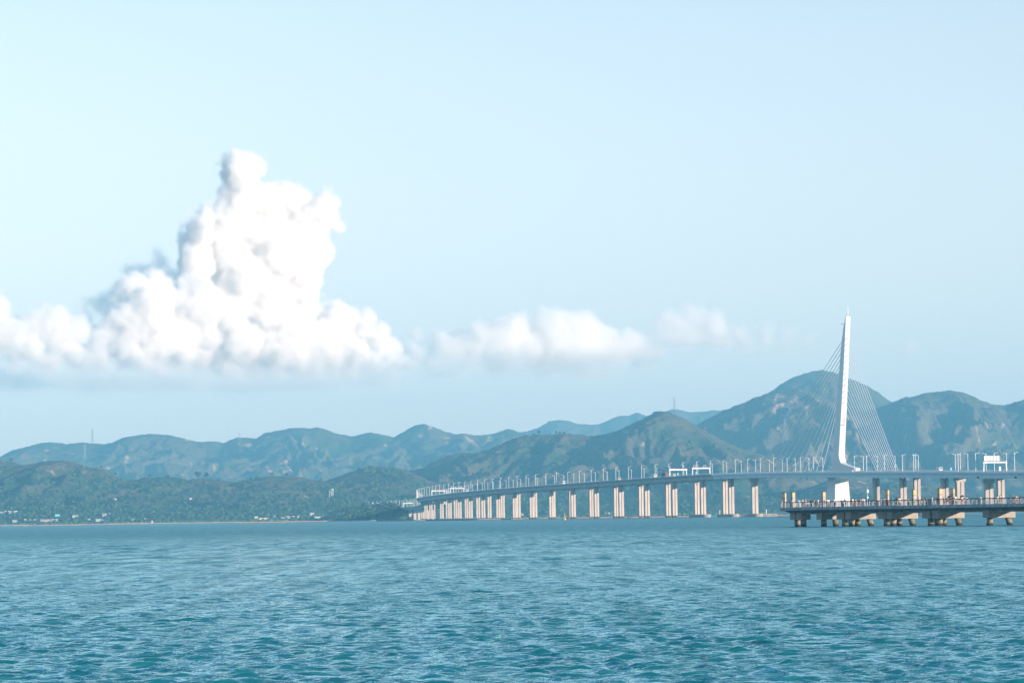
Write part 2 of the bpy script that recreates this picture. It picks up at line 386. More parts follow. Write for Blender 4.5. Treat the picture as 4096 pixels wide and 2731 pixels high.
# ------------------------------------------------------------------ woods (too many crowns to count)
def crowns(name, P, rad, col_a, col_b, seed, kind='stuff', sub=1, flat=0.85):
    rng = np.random.default_rng(seed)
    bm = bmesh.new(); bmesh.ops.create_icosphere(bm, subdivisions=sub, radius=1.0)
    V = np.array([v.co[:] for v in bm.verts]); Fc = np.array([[v.index for v in f.verts] for f in bm.faces]); bm.free()
    n, m = len(P), len(V)
    S = rad[:, None] * np.stack([rng.uniform(0.8, 1.25, n), rng.uniform(0.8, 1.25, n), rng.uniform(0.75, 1.25, n) * flat], -1)
    jit = 1 + rng.uniform(-0.33, 0.33, (n, m))
    a = rng.uniform(0, 6.28, n); ca, sa = np.cos(a), np.sin(a)
    W = V[None] * jit[..., None]
    W = np.stack([W[..., 0] * ca[:, None] - W[..., 1] * sa[:, None], W[..., 0] * sa[:, None] + W[..., 1] * ca[:, None], W[..., 2]], -1)
    W = W * S[:, None, :] + P[:, None, :]
    T = (Fc[None] + (np.arange(n) * m)[:, None, None]).reshape(-1, 3)
    me = bpy.data.meshes.new(name)
    me.vertices.add(n * m); me.vertices.foreach_set('co', W.astype(np.float32).reshape(-1))
    me.loops.add(T.size); me.loops.foreach_set('vertex_index', T.reshape(-1).astype(np.int32))
    me.polygons.add(len(T)); me.polygons.foreach_set('loop_start', np.arange(0, T.size, 3, dtype=np.int32)); me.polygons.foreach_set('loop_total', np.full(len(T), 3, dtype=np.int32))
    ca_ = me.color_attributes.new('cover', 'FLOAT_COLOR', 'POINT')
    w = rng.random(n)[:, None]
    c = np.ones((n, m, 4), np.float32); c[..., :3] = (np.array(col_a) * w + np.array(col_b) * (1 - w))[:, None, :]
    ca_.data.foreach_set('color', c.reshape(-1))
    me.materials.append(HILL); me.update(); me.validate()
    o = link(bpy.data.objects.new(name, me))
    return tag(o, kind=kind)

def scatter(seed, n, gmax, tmin=0.02):
    rng = np.random.default_rng(100 + seed)
    x, ys, Z, gw, rw, t = HILLS[seed]
    nf = int(np.searchsorted(ys, ys[np.argmax(t[:, 0] >= 1.0)])) + 3
    out = []
    while len(out) < n:
        i = rng.integers(0, len(x), 4000); j = (rng.random(4000) ** 1.15 * nf).astype(int)
        i, j = np.clip(i, 0, len(x) - 2), np.clip(j, 0, len(ys) - 2)
        ok = (gw[j, i] < rng.uniform(0, gmax, 4000)) & (t[j, i] > tmin) & (rw[j, i] < 0.2)
        fx, fy = rng.random(4000), rng.random(4000)
        for a in np.nonzero(ok)[0]:
            I, J = i[a], j[a]
            out.append((x[I] + fx[a] * (x[1] - x[0]), ys[J] + fy[a] * (ys[J + 1] - ys[J]), Z[J, I] + 1.0))
    return np.array(out[:n])
GA, GB = (0.030, 0.058, 0.024), (0.052, 0.086, 0.036)
for sd_, n, gm in ((7, 4200, 0.9), (6, 1100, 0.9), (5, 2300, 0.55), (8, 1300, 0.6), (9, 420, 1.2)):
    P = scatter(sd_, n, gm); rr = np.random.default_rng(sd_)
    crowns('woodland', P, rr.uniform(2.2, 5.2, n), GA, GB, sd_)
# mangroves along the water's edge
rr = np.random.default_rng(55)
mx_ = rr.uniform(-1500, 1500, 2600)
my_ = 5402 + 26 * fbm(mx_ / 190 + 3, mx_ * 0 + 1, 3) + rr.uniform(0, 75, 2600)
crowns('mangrove', np.stack([mx_, my_, np.full(2600, 1.8)], -1), rr.uniform(1.6, 3.2, 2600), (0.06, 0.11, 0.03), (0.10, 0.15, 0.05), 56)

# ------------------------------------------------------------------ haze: one even box of air round everything below the clouds
hz = MB().box(-9000, 9000, -3000, 14300, -2.0, 560.0).build('haze', volume_material('sea_haze', (0.25, 0.70, 1.0), 8.1e-5, ab=0.20))
tag(hz, kind='stuff')


# ------------------------------------------------------------------ clouds: real vapour, denser towards the heart of each puff
def cloud(name, puffs, D, dens, label, seed, depth=0.35, tilt=0.55, step=17.0, soft=62.0, billow=1.0, base=1560, squash=1.0, smin=50.0, grow=1.12):
    rng = random.Random(seed)
    material = volume_material(name, (0.972, 0.962, 0.952), dens)
    material.node_tree.nodes['Principled Volume'].inputs['Density Attribute'].default_value = 'density'
    k0 = D / 27000.0
    balls = []
    for (px, py, r) in puffs:
        rm = r * D / FPX * grow
        balls.append((at(px, py, D + tilt * (px - puffs[0][0]) * D / FPX + rng.uniform(-depth, depth) * rm), rm))
    C = np.array([c for c, r in balls]); Q = np.array([r for c, r in balls])
    pad = 150 * k0
    mn = (C - Q[:, None] * np.array([1, 1, 1 / squash])).min(0) - pad; mx = (C + Q[:, None] * np.array([1, 1, 1 / squash])).max(0) + pad
    zb = at(puffs[0][0], base, D)[2]
    ng = bpy.data.node_groups.new(name, 'GeometryNodeTree')
    ng.interface.new_socket('Geometry', in_out='INPUT', socket_type='NodeSocketGeometry')
    ng.interface.new_socket('Geometry', in_out='OUTPUT', socket_type='NodeSocketGeometry')
    N, L = ng.nodes, ng.links
    go = N.new('NodeGroupOutput'); pos = N.new('GeometryNodeInputPosition').outputs[0]
    def vm(op, a, b=None, sc=None):
        n = N.new('ShaderNodeVectorMath'); n.operation = op; L.new(a, n.inputs[0])
        if b is not None:
            if isinstance(b, (tuple, list)): n.inputs[1].default_value = b
            else: L.new(b, n.inputs[1])
        if sc is not None: n.inputs['Scale'].default_value = sc
        return n.outputs['Value'] if op in ('DOT_PRODUCT', 'DISTANCE') else n.outputs[0]
    def ma(op, a, b=None, c=None, clamp=False):
        n = N.new('ShaderNodeMath'); n.operation = op; n.use_clamp = clamp
        for i, q in enumerate((a, b, c)):
            if q is None: continue
            if isinstance(q, (int, float)): n.inputs[i].default_value = q
            else: L.new(q, n.inputs[i])
        return n.outputs[0]
    def nz(scale, detail, out=0):
        n = N.new('ShaderNodeTexNoise'); n.inputs['Scale'].default_value = scale; n.inputs['Detail'].default_value = detail; n.inputs['Roughness'].default_value = 0.6
        L.new(pos, n.inputs['Vector']); return n.outputs[out]
    def vor(scale, p):
        n = N.new('ShaderNodeTexVoronoi'); n.feature = 'SMOOTH_F1'; n.inputs['Scale'].default_value = scale; n.inputs['Smoothness'].default_value = 0.35
        L.new(p, n.inputs['Vector']); return n.outputs['Distance']
    wp = vm('ADD', pos, vm('SCALE', vm('SUBTRACT', nz(1 / (260.0 * k0), 4, 1), (0.5, 0.5, 0.5)), sc=190.0 * k0 * billow))
    wq = vm('MULTIPLY', wp, (1.0, 1.0, squash))
    sdf = None
    for c, r in balls:
        d = ma('SUBTRACT', vm('DISTANCE', wq, (float(c[0]), float(c[1]), float(c[2] * squash))), float(r))
        sdf = d if sdf is None else ma('SMOOTH_MIN', sdf, d, smin * k0)
    b = ma('ADD', ma('MULTIPLY', ma('SUBTRACT', 0.52, vor(1 / (190.0 * k0), wp)), 105.0 * k0 * billow), ma('MULTIPLY', ma('SUBTRACT', 0.5, vor(1 / (78.0 * k0), wp)), 52.0 * k0 * billow))
    b = ma('ADD', b, ma('MULTIPLY', ma('SUBTRACT', nz(1 / (55.0 * k0), 5), 0.5), 105.0 * k0 * billow))
    sx = N.new('ShaderNodeSeparateXYZ'); L.new(pos, sx.inputs[0])
    hgt = ma('DIVIDE', ma('SUBTRACT', sx.outputs['Z'], float(zb)), 330.0 * k0, clamp=True)        # the flat base frays out
    width = ma('ADD', ma('MULTIPLY', ma('SUBTRACT', 1.0, hgt), soft * 5 * k0), soft * k0)
    d = ma('DIVIDE', ma('SUBTRACT', b, sdf), width, clamp=True)
    d = ma('MULTIPLY', d, ma('ADD', ma('MULTIPLY', hgt, 0.92), 0.08))
    vc = N.new('GeometryNodeVolumeCube'); L.new(d, vc.inputs['Density'])
    vc.inputs['Min'].default_value = tuple(map(float, mn)); vc.inputs['Max'].default_value = tuple(map(float, mx))
    for k, ax in enumerate('XYZ'): vc.inputs['Resolution ' + ax].default_value = max(8, int((mx[k] - mn[k]) / (step * k0)))
    sm = N.new('GeometryNodeSetMaterial'); sm.inputs['Material'].default_value = material
    L.new(vc.outputs[0], sm.inputs[0]); L.new(sm.outputs[0], go.inputs[0])
    vd = bpy.data.volumes.new(name); vd.materials.append(material)
    o = link(bpy.data.objects.new(name, vd))
    o.modifiers.new('vapour', 'NODES').node_group = ng
    return tag(o, label, 'cloud', 'cumulus clouds over the far hills')
main = [(961, 682, 72), (917, 665, 50), (1027, 672, 48), (968, 748, 66), (985, 800, 70), (1085, 800, 62), (930, 800, 62), (1159, 802, 72), (1266, 846, 82), (1310, 897, 52), (1188, 902, 120), (1056, 853, 90), (829, 868, 62), (800, 910, 58), (917, 890, 90),
        (1210, 990, 110), (1100, 1005, 120), (917, 990, 95), (792, 990, 72), (775, 1078, 76), (953, 1100, 115), (1173, 1107, 105), (1195, 1210, 95), (1063, 1225, 115), (880, 1247, 100), (1357, 1308, 90),
        (1430, 1285, 68), (1503, 1350, 66), (1562, 1405, 52), (1247, 1371, 105), (1100, 1393, 105), (953, 1379, 100), (1400, 1410, 75), (1480, 1440, 55), (1320, 1440, 75), (1180, 1450, 75), (1030, 1455, 75), (900, 1455, 75), (1600, 1450, 48), (1640, 1465, 40), (1540, 1470, 50), (1400, 1480, 60), (1250, 1485, 60), (1100, 1490, 60), (950, 1490, 60), (820, 1490, 55), (870, 960, 85), (990, 950, 105), (860, 1110, 90), (1000, 1180, 110), (1130, 1310, 110), (980, 830, 60), (700, 1440, 60), (800, 1400, 80)]
left = [(630, 1156, 68), (528, 1172, 68), (587, 1247, 100), (513, 1283, 88), (690, 1298, 80), (800, 1330, 78), (620, 1370, 85), (480, 1380, 68), (740, 1420, 68), (765, 1165, 70), (735, 1235, 80), (810, 1215, 85), (400, 1340, 55), (560, 1445, 66), (420, 1435, 60), (340, 1440, 60), (500, 1470, 60), (650, 1480, 60)]
lowl = [(205, 1290, 68), (110, 1312, 66), (308, 1320, 60), (367, 1378, 55), (0, 1222, 44), (-60, 1275, 75), (30, 1345, 75), (230, 1375, 75), (130, 1405, 66), (-200, 1350, 95), (-60, 1405, 75), (60, 1450, 60), (200, 1450, 65), (300, 1430, 60)]
back = [(645, 1045, 42), (535, 1083, 38), (590, 1105, 56), (403, 1210, 60), (470, 1185, 56), (360, 1265, 46), (700, 1125, 56)]
r1 = [(1650, 1430, 48), (1730, 1450, 48), (1700, 1390, 30), (2020, 1450, 60), (2180, 1460, 60), (2340, 1460, 55), (2620, 1440, 36), (1760, 1372, 40), (1840, 1378, 46), (2000, 1370, 66), (2150, 1378, 74), (2310, 1390, 74), (2450, 1420, 56), (1800, 1440, 34), (1880, 1450, 44), (1664, 1342, 28), (1918, 1340, 48), (2046, 1320, 56), (2194, 1318, 66), (2290, 1320, 70), (2385, 1355, 60), (2500, 1382, 54), (2555, 1440, 40), (2237, 1410, 74), (2090, 1390, 64), (2400, 1430, 50), (1960, 1390, 46)]
r2 = [(2600, 1380, 40), (2670, 1350, 40), (2560, 1410, 40), (2880, 1345, 48), (2740, 1345, 44), (2990, 1368, 38), (3230, 1370, 28), (2767, 1266, 46), (2852, 1300, 50), (2714, 1300, 45), (2958, 1338, 44), (2800, 1342, 46), (3060, 1348, 36), (3150, 1353, 34), (2650, 1294, 30), (3640, 1380, 26)]
veil = [(1700, 1425, 95), (2000, 1425, 110), (2300, 1430, 110), (2600, 1405, 100), (2900, 1375, 95), (3150, 1385, 80), (150, 1520, 150), (420, 1530, 170), (700, 1535, 170), (980, 1540, 160), (1250, 1530, 160), (1500, 1510, 140), (1800, 1480, 120), (-150, 1510, 160), (2100, 1470, 110), (2400, 1480, 120)]
cloud('cloud', main, 27000, 0.028, 'tall bright white cumulus tower above the left hills', 1)
cloud('cloud', left, 26000, 0.028, 'rounded white cumulus head leaning on the left foot of the tall cloud', 2)
cloud('cloud', lowl, 24200, 0.020, 'low cumulus bank at the left edge of the sky', 3)
cloud('cloud', back, 27700, 0.005, 'pale blue shaded cloud behind the rounded cumulus head', 4, step=26, tilt=0.1)
cloud('cloud', r1, 33000, 0.012, 'faint flat cumulus bank in the middle above the curved bridge', 5, step=26, soft=80, smin=110, squash=1.1, grow=1.5)
cloud('cloud', r2, 35000, 0.0065, 'faintest small cumulus strip left of the white bridge tower', 6, step=26, soft=90, smin=110, squash=1.15, grow=1.5)
cloud('cloud', veil, 32000, 0.0026, 'thin grey blue cloud veil hanging under the bases of the tall cumulus', 7, step=50, soft=260, squash=3.0, smin=500, billow=1.6, base=1700)

# ================================================================== the bridge
M_CONC = mat('pier_concrete', (0.58, 0.51, 0.45), 0.85, 0.2, var=0.24, vscale=0.35, streak=(1.5, 1.5, 0.25), bump=0.25, bscale=1.2)
M_GIRD = mat('girder_concrete', (0.52, 0.54, 0.55), 0.85, 0.2, var=0.22, vscale=0.12, streak=(1, 1, 0.3))
M_STEEL = mat('painted_girder', (0.66, 0.72, 0.76), 0.6, 0.3, var=0.10, vscale=0.15)
M_ROAD = mat('asphalt', (0.06, 0.06, 0.062), 0.9, 0.2, var=0.3, vscale=0.3)
M_WHITE = mat('white_paint', (0.80, 0.80, 0.79), 0.5, 0.4)
M_TOWER = mat('tower_white', (0.80, 0.79, 0.77), 0.6, 0.3, var=0.10, vscale=0.25, streak=(1, 1, 0.12))
M_RAIL = mat('railing_grey', (0.55, 0.58, 0.60), 0.5, 0.4)
M_LAMP = mat('lamp_post_white', (0.80, 0.79, 0.78), 0.45, 0.4)
M_CABLE = mat('cable_sheath', (0.80, 0.78, 0.76), 0.5, 0.3)
M_DARK = mat('dark_steel', (0.06, 0.065, 0.07), 0.6, 0.3)
M_PIPE = mat('drain_pipe_grey', (0.16, 0.16, 0.17), 0.6, 0.3)
M_TIDE = mat('tide_stain', (0.10, 0.09, 0.08), 0.8, 0.3, var=0.4, vscale=0.8)
M_CAP = mat('pile_cap_concrete', (0.40, 0.37, 0.33), 0.9, 0.2, var=0.35, vscale=0.5, streak=(1.2, 1.2, 0.2), col2=(0.24, 0.22, 0.20))

# centre line of the near carriageway (X, Y) and the height of its soffit
_C = [(345, 1480, 15.4), (329, 1600, 17.4), (308, 1750, 19.7), (289, 1880, 21.8), (274, 1985, 23.6), (259, 2080, 25.1), (246, 2180, 26.6), (229, 2310, 28.6), (210, 2410, 30.0), (192.2, 2500, 30.9), (177.5, 2574, 31.4), (159.4, 2646, 31.5),
      (139.2, 2718.5, 31.2), (118.3, 2790.6, 30.7), (97.8, 2862.7, 30.3), (77, 2934.8, 29.8), (56.5, 3006.9, 29.2), (36.2, 3079, 28.7), (17.4, 3151.7, 28.3), (0.3, 3224.7, 27.8), (-17.1, 3297.7, 27.4), (-33.3, 3370.8, 26.9),
      (-48.2, 3444.4, 26.4), (-61.6, 3518.2, 25.9), (-74.1, 3592.2, 25.3), (-85, 3666.4, 24.8), (-94, 3740.8, 24.4), (-102.2, 3815.4, 24.0), (-110, 3889.9, 23.6), (-115.5, 3964.7, 23.2), (-120, 4150, 21.8), (-121, 4350, 19.8), (-128, 4550, 17.6),
      (-143, 4750, 16.2), (-165, 4930, 15.6), (-195, 5120, 15.8), (-232, 5300, 16.8), (-270, 5460, 18.2)]
def _spline(P, n=24):
    P = np.array(P, float); out = []
    for i in range(len(P) - 1):
        p0, p1, p2, p3 = P[max(i - 1, 0)], P[i], P[i + 1], P[min(i + 2, len(P) - 1)]
        t1 = np.linalg.norm((p1 - p0)[:2]) ** 0.5 or 1.0; t2 = np.linalg.norm((p2 - p1)[:2]) ** 0.5; t3 = np.linalg.norm((p3 - p2)[:2]) ** 0.5 or 1.0
        m1 = (p2 - p1) + t2 * ((p1 - p0) / t1 - (p2 - p0) / (t1 + t2)) if i else p2 - p1
        m2 = (p2 - p1) + t2 * ((p3 - p2) / t3 - (p3 - p1) / (t2 + t3)) if i < len(P) - 2 else p2 - p1
        for u in np.linspace(0, 1, n, endpoint=False):
            h = (2 * u ** 3 - 3 * u ** 2 + 1, u ** 3 - 2 * u ** 2 + u, -2 * u ** 3 + 3 * u ** 2, u ** 3 - u ** 2)
            out.append(h[0] * p1 + h[1] * m1 + h[2] * p2 + h[3] * m2)
    out.append(P[-1]); return np.array(out)
_S = _spline(_C)
k = np.hanning(41); k /= k.sum()
_S = np.stack([np.convolve(np.pad(_S[:, i], 20, mode='reflect', reflect_type='odd'), k, 'valid') for i in range(3)], -1)
_d = np.gradient(_S[:, :2], axis=0); _d /= np.linalg.norm(_d, axis=1)[:, None]
_lat = np.stack([_d[:, 1], -_d[:, 0]], -1)                 # to the right when driving away from the camera
_SP = _S.copy(); _SP[:, :2] += _lat * 11.0                 # spine between the carriageways
_s = np.concatenate([[0], np.cumsum(np.linalg.norm(np.diff(_SP[:, :2], axis=0), axis=1))])
def bp(s, v, dz=0.0):
    """a point of the bridge: distance s along the spine, v metres to the right, dz above the soffit"""
    x = np.interp(s, _s, _SP[:, 0]); y = np.interp(s, _s, _SP[:, 1]); z = np.interp(s, _s, _SP[:, 2])
    a, b = np.interp(s, _s, _lat[:, 0]), np.interp(s, _s, _lat[:, 1])
    return np.array([x + a * v, y + b * v, z + dz])
def heading(s):
    return math.atan2(np.interp(s, _s, _lat[:, 1]), np.interp(s, _s, _lat[:, 0]))    # rotation taking +X to the bridge's right
def proj_px(P):
    w = np.asarray(P) - np.array([0, 0, EYE]); return PW / 2 + FPX * (w @ _r) / (w @ _f)
_sg = np.arange(0, _s[-1], 2.0)
_pxcache = {}
def s_at(px, v, dz=4.0):
    """distance along the bridge at which its line v shows at bearing px (the first crossing)"""
    key = (v, dz)
    if key not in _pxcache: _pxcache[key] = np.array([proj_px(bp(q, v, dz)) for q in _sg])
    a = _pxcache[key] - px
    i = np.nonzero((a[:-1] >= 0) & (a[1:] < 0))[0]
    i = int(i[0]) if len(i) else int(np.argmin(np.abs(a)))
    return _sg[i] + 2.0 * a[i] / (a[i] - a[i + 1]) if a[i] != a[i + 1] else _sg[i]

bridge = empty('sea_bridge', (0, 0, 0))
tag(bridge, 'long curved sea bridge on tall pale piers with a white cable stayed tower', 'bridge')
S_JOINT = s_at(2886, -11, 1.0)
W2 = 8.4
def girder(name, v0, s0, s1, sec, m, stepm=10.0):
    ss = np.append(np.arange(s0, s1, stepm), s1)
    rs = [[bp(q, v0 + a, b) for a, b in sec] for q in ss]
    return MB().rings(rs).build(name, m, bridge)
SEC_C = [(-W2, 3.55), (-W2, 4.05), (W2, 4.05), (W2, 3.55), (5.2, 3.15), (4.3, 0.0), (-4.3, 0.0), (-5.2, 3.15)]
SEC_S = [(-W2, 2.7), (-W2 - 0.25, 3.0), (-W2 - 0.25, 3.6), (W2 + 0.25, 3.6), (W2 + 0.25, 3.0), (W2, 2.7), (7.4, 2.65), (6.9, 0.0), (-6.9, 0.0), (-7.4, 2.65)]
S_END = _s[-1]
for nm, v0 in (('near', -11.0), ('far', 11.0)):
    girder('steel_girder', v0, 0.0, S_JOINT, SEC_S, M_STEEL)
    girder('concrete_girder', v0, S_JOINT, S_END, SEC_C, M_GIRD)
    for a, b, top in ((0.0, S_JOINT, 3.604), (S_JOINT, S_END, 4.054)):
        girder('road_surface', v0, a, b, [(-W2 + 0.5, top), (-W2 + 0.5, top + 0.01), (W2 - 0.5, top + 0.01), (W2 - 0.5, top)], M_ROAD, 14.0)
def deck_top(s): return 3.6 if s < S_JOINT else 4.05
# parapet kerbs and post-and-rail fences
for v in (-11 - W2 + 0.05, -11 + W2 - 0.05, 11 - W2 + 0.05, 11 + W2 - 0.05):
    for a, b, top in ((0.0, S_JOINT, 3.6), (S_JOINT, S_END, 4.05)):
        girder('parapet', v, a, b, [(-0.2, top + 0.012), (-0.2, top + 0.42), (0.2, top + 0.42), (0.2, top + 0.012)], M_STEEL if top < 4 else M_GIRD, 12.0)
    mb = MB()
    end = s_at(1720, v)
    for q in np.arange(0, end, 2.5 if v < -15 else 5.0):
        p = bp(q, v, deck_top(q)); mb.tube((p[0], p[1], p[2] + 0.40), (p[0], p[1], p[2] + 1.25), 0.085, 0.06, 4)
    for hh in (0.62, 0.86, 1.12):
        ss = np.arange(0, S_END, 20.0)
        for s0, s1 in zip(ss[:-1], ss[1:]):
            mb.tube(bp(s0, v, deck_top(s0) + hh), bp(s1, v, deck_top(s1) + hh), 0.06, 0.06, 4)
    mb.build('railing', M_RAIL, bridge)['kind'] = 'stuff'

# piers
def build_pier(px, v, head=False):
    s = s_at(px, v, -12); p = bp(s, v, 0.0); h = p[2] - (0.55 if not head else 0.4)
    w, d = (2.15, 1.9) if not head else (2.45, 2.0)
    sec = [(-w, -d), (-0.30, -d), (-0.30, -d + 0.5), (0.30, -d + 0.5), (0.30, -d), (w, -d), (w, d), (-w, d)]
    mb = MB()
    zt = h - (2.2 if head else 0)
    mb.rings([[(x, y, z) for x, y in sec] for z in np.linspace(1.9, zt, 5)])
    mb.mi = 1; mb.rings([[(x * 1.002, y * 1.002, z) for x, y in sec] for z in (-1.5, 1.9)])
    mb.mi = 0
    if head:
        c = [(-w - 1.0, -d - 0.35), (w + 1.0, -d - 0.35), (w + 1.0, d + 0.35), (-w - 1.0, d + 0.35)]
        c0 = [(-w - 0.2, -d - 0.1), (w + 0.2, -d - 0.1), (w + 0.2, d + 0.1), (-w - 0.2, d + 0.1)]
        mb.rings([[(x, y, zt - 0.6) for x, y in c0], [(x, y, zt + 0.1) for x, y in c], [(x, y, h) for x, y in c]])
    o = mb.build('pier', [M_CONC, M_TIDE], bridge); o.location = (p[0], p[1], 0); o.rotation_euler = (0, 0, heading(s))
    for x in (-1.5, 1.5): MB().box(x - 0.4, x + 0.4, -0.5, 0.5, h, p[2] - 0.005).build('bearing', M_DARK, o)
    g = MB(); y = -d - 0.02
    g.tube((0, y, 3.0), (0, y, h - 2.6), 0.13, 0.13, 6)
    g.path([(0, y, h - 2.6), (-0.9, y, h - 1.2), (-0.9, y, h - 0.1)], 0.12); g.path([(0, y, h - 2.6), (0.9, y, h - 1.2), (0.9, y, h - 0.1)], 0.12)
    g.build('drain_pipe', M_PIPE, o)
    return o, s, p
front_px = [2924, 2811, 2697, 2587, 2484, 2385, 2292, 2204, 2126, 2058, 1992, 1932, 1882, 1838, 1799, 1767, 1743, 1723, 1704, 1690]
caps = []
for i, px in enumerate(front_px):
    o, s, p = build_pier(px, -11.0)
    if i < 2: caps.append((s, -11.0))
for px in (3018, 3955): o, s, p = build_pier(px, -11.0, True); caps.append((s, -11.0)) if px == 3018 else None
for px in (3779, 3612, 3505): build_pier(px, -11.0)
# far carriageway stands one bay over, its piers just show between the near ones
for px in (2899, 2786, 2671, 2563, 2463, 2365, 2284, 2212, 2139, 2073, 2010, 1957, 1912, 1866, 1822, 1790): 
    o, s, p = build_pier(px, 11.0)
    if px in (2899, 2786): caps.append((s, 11.0))
for px in (4003, 3668): build_pier(px, 11.0)
build_pier(3840, 11.0, True)
for s in (_s[-1] - 700, _s[-1] - 625, _s[-1] - 550):          # low piers of the landing viaduct
    for v in (-11.0, 11.0):
        p = bp(s, v); mb = MB().box(-2.1, 2.1, -1.7, 1.7, -1.0, p[2] - 0.3)
        o = mb.build('pier', M_CONC, bridge); o.location = (p[0], p[1], 0); o.rotation_euler = (0, 0, heading(s))
# boat-shaped pile caps round the piers of the navigation span
for s, v in caps:
    p = bp(s, v); hw, hl = 4.1, 12.0
    ring = [(hw * math.cos(t), hl * (1 if math.sin(t) >= 0 else -1) - hw * (1 if math.sin(t) >= 0 else -1) + hw * math.sin(t)) for t in np.linspace(0, 2 * math.pi, 24, endpoint=False)]
    o = MB().rings([[(x, y, z) for x, y in ring] for z in (-1.5, 2.5)]).build('pile_cap', M_CAP, bridge)
    o.location = (p[0], p[1], 0); o.rotation_euler = (0, 0, heading(s))

# ---- tower
S_T = s_at(3352, 0.0, 3.6)
TB = bp(S_T, 0.0); ZD = TB[2] + 3.6; HT = heading(S_T)
TLAT = np.array([math.cos(HT), math.sin(HT), 0]); TLON = np.array([math.sin(HT), -math.cos(HT), 0])    # TLON points back towards the camera
def tp(u, v, z): return TB * np.array([1, 1, 0]) + TLON * u + TLAT * v + np.array([0, 0, z])
def solve_u(px, py, v):
    """longitudinal offset u and height z of the tower corner seen at (px, py) with lateral offset v"""
    best = None
    lo, hi = -60.0, 60.0
    for _ in range(60):
        m = (lo + hi) / 2; P = tp(m, v, 0); D = P[1]
        if at(px, py, D)[0] > P[0]: lo = m
        else: hi = m
    return m, at(px, py, tp(m, v, 0)[1])[2]
def lat_at(px, py, u, v0):
    P = tp(u, v0, 0); return v0 + (at(px, py, P[1])[0] - P[0]) / TLAT[0]
_fr = [(3384, 1264.6), (3379, 1370), (3374, 1478), (3368.5, 1580), (3363, 1677), (3358, 1765), (3354.8, 1829)]
_rt = [(3402, 1264.6), (3398, 1370), (3393.4, 1478), (3388.7, 1580), (3384.5, 1677), (3381.5, 1765), (3379.2, 1829)]
_bk = [(3383, 1268), (3365.5, 1370), (3357, 1478), (3347.8, 1580), (3340, 1677), (3334, 1765), (3330.5, 1829)]
rings_t = []
hw0 = [1.70, 1.78, 1.88, 1.98, 2.1, 2.2, 2.3]
for (a, b, c, w) in zip(_fr, _rt, _bk, hw0):
    uf, z = solve_u(a[0], a[1], -w); ub, _ = solve_u(c[0], c[1], -w)
    rings_t.append((uf, ub, w, z))
rings_t.sort(key=lambda q: q[3])
UF0, UB0, WB, ZB = rings_t[0]
TOE = 44.0                                                   # the foot runs out along the median towards the camera
outline = [(UB0 - 0.9, ZD - 1.0, WB), (UB0 - 0.5, ZB - 4, WB)] + [(ub, z, w) for uf, ub, w, z in rings_t[:-1]]
ztop = rings_t[-1][3]; uft, ubt = rings_t[-1][0], rings_t[-2][1]
back = outline + [(uft - 7.2, ztop - 7.0, 1.75), (uft - 4.0, ztop - 3.5, 1.72), (uft - 1.4, ztop - 0.4, 1.7)]
frontl = [(UF0 + TOE, ZD - 1.0, 1.7), (UF0 + TOE, ZD + 2.0, 1.7), (UF0 + TOE * 0.55, ZD + 4.0, 1.9), (UF0 + TOE * 0.22, ZD + 5.7, 2.1), (UF0 + TOE * 0.10, ZD + 6.8, 2.2), (UF0 + 1.6, ZB - 1.2, WB), (UF0 + 0.3, ZB + 1.8, WB)] + [(uf, z, w) for uf, ub, w, z in rings_t[1:]]
prof = back + frontl[::-1]
mb = MB(); n = len(prof)
mb.add([tp(u, -w, z) for u, z, w in prof] + [tp(u, w, z) for u, z, w in prof], [(i, (i + 1) % n, n + (i + 1) % n, n + i) for i in range(n)])
# triangulated flanks
import mathutils
tris = mathutils.geometry.tessellate_polygon([[Vector((u, z, 0)) for u, z, w in prof]])
mb.f += [tuple(t) for t in tris] + [tuple(n + i for i in t)[::-1] for t in tris]; mb.m += [0] * (2 * len(tris))
tw = mb.build('tower', M_TOWER, bridge)
# lower shaft standing in the sea, flaring out under the deck
ls = MB()
def corner(px, py, v): return solve_u(px, py, v)
lo = []
for (pf, pb, y, w, fl) in ((3339.5, 3298, 2050, 6.2, 0), (3340, 3303, 2000, 5.7, 0), (3341, 3309, 1950, 5.2, 0), (3341.5, 3313.5, 1925, 4.95, 0)):
    uf, z = solve_u(pf, y, -w); ub, _ = solve_u(pb, y, -w); lo.append((uf, ub, w, z))
uf, ub, w, z = lo[-1]
lo += [(uf + 1.2, ub, 5.1, z + 1.6), (uf + 4.0, ub, 5.8, z + 2.8), (uf + 8.0, ub, 6.6, TB[2] - 0.02)]
uf, ub, w, z = lo[0]; lo = [(uf, ub - 1, w + 0.4, -1.5)] + lo
ls.rings([[tp(a, -w, z), tp(a, w, z), tp(b, w, z), tp(b, -w, z)] for a, b, w, z in lo])
ls.build('tower_base', M_TOWER, bridge)
# fittings on the tower: mast, lights, access hatch and working cradle
mb = MB(); P = tp(uft - 1.0, 0, ztop)
mb.tube(P, P + np.array([0, 0, 5.4]), 0.30, 0.24, 6); mb.box(P[0] - 0.9, P[0] + 0.9, P[1] - 0.3, P[1] + 0.3, P[2] + 5.4, P[2] + 5.65); mb.tube(P + np.array([0, 0, 5.6]), P + np.array([0, 0, 8.6]), 0.08, 0.04, 5)
mb.build('mast', M_WHITE, tw)
mb = MB()
for v in (-1.2, 1.0): q = tp(uft - 0.4, v, ztop); mb.tube(q, q + np.array([0, 0, 1.2]), 0.16, 0.16, 5)
q = tp(uft - 8.2, -1.9, ztop - 5.2); mb.box(q[0] - 1.3, q[0] + 0.4, q[1] - 0.2, q[1] + 0.2, q[2], q[2] + 0.35)
mb.build('warning_light', M_DARK, tw)
zc = at(3378, 1690, TB[1])[2]
def uface(z): zs = [r[3] for r in rings_t]; return float(np.interp(z, zs, [r[0] for r in rings_t]))
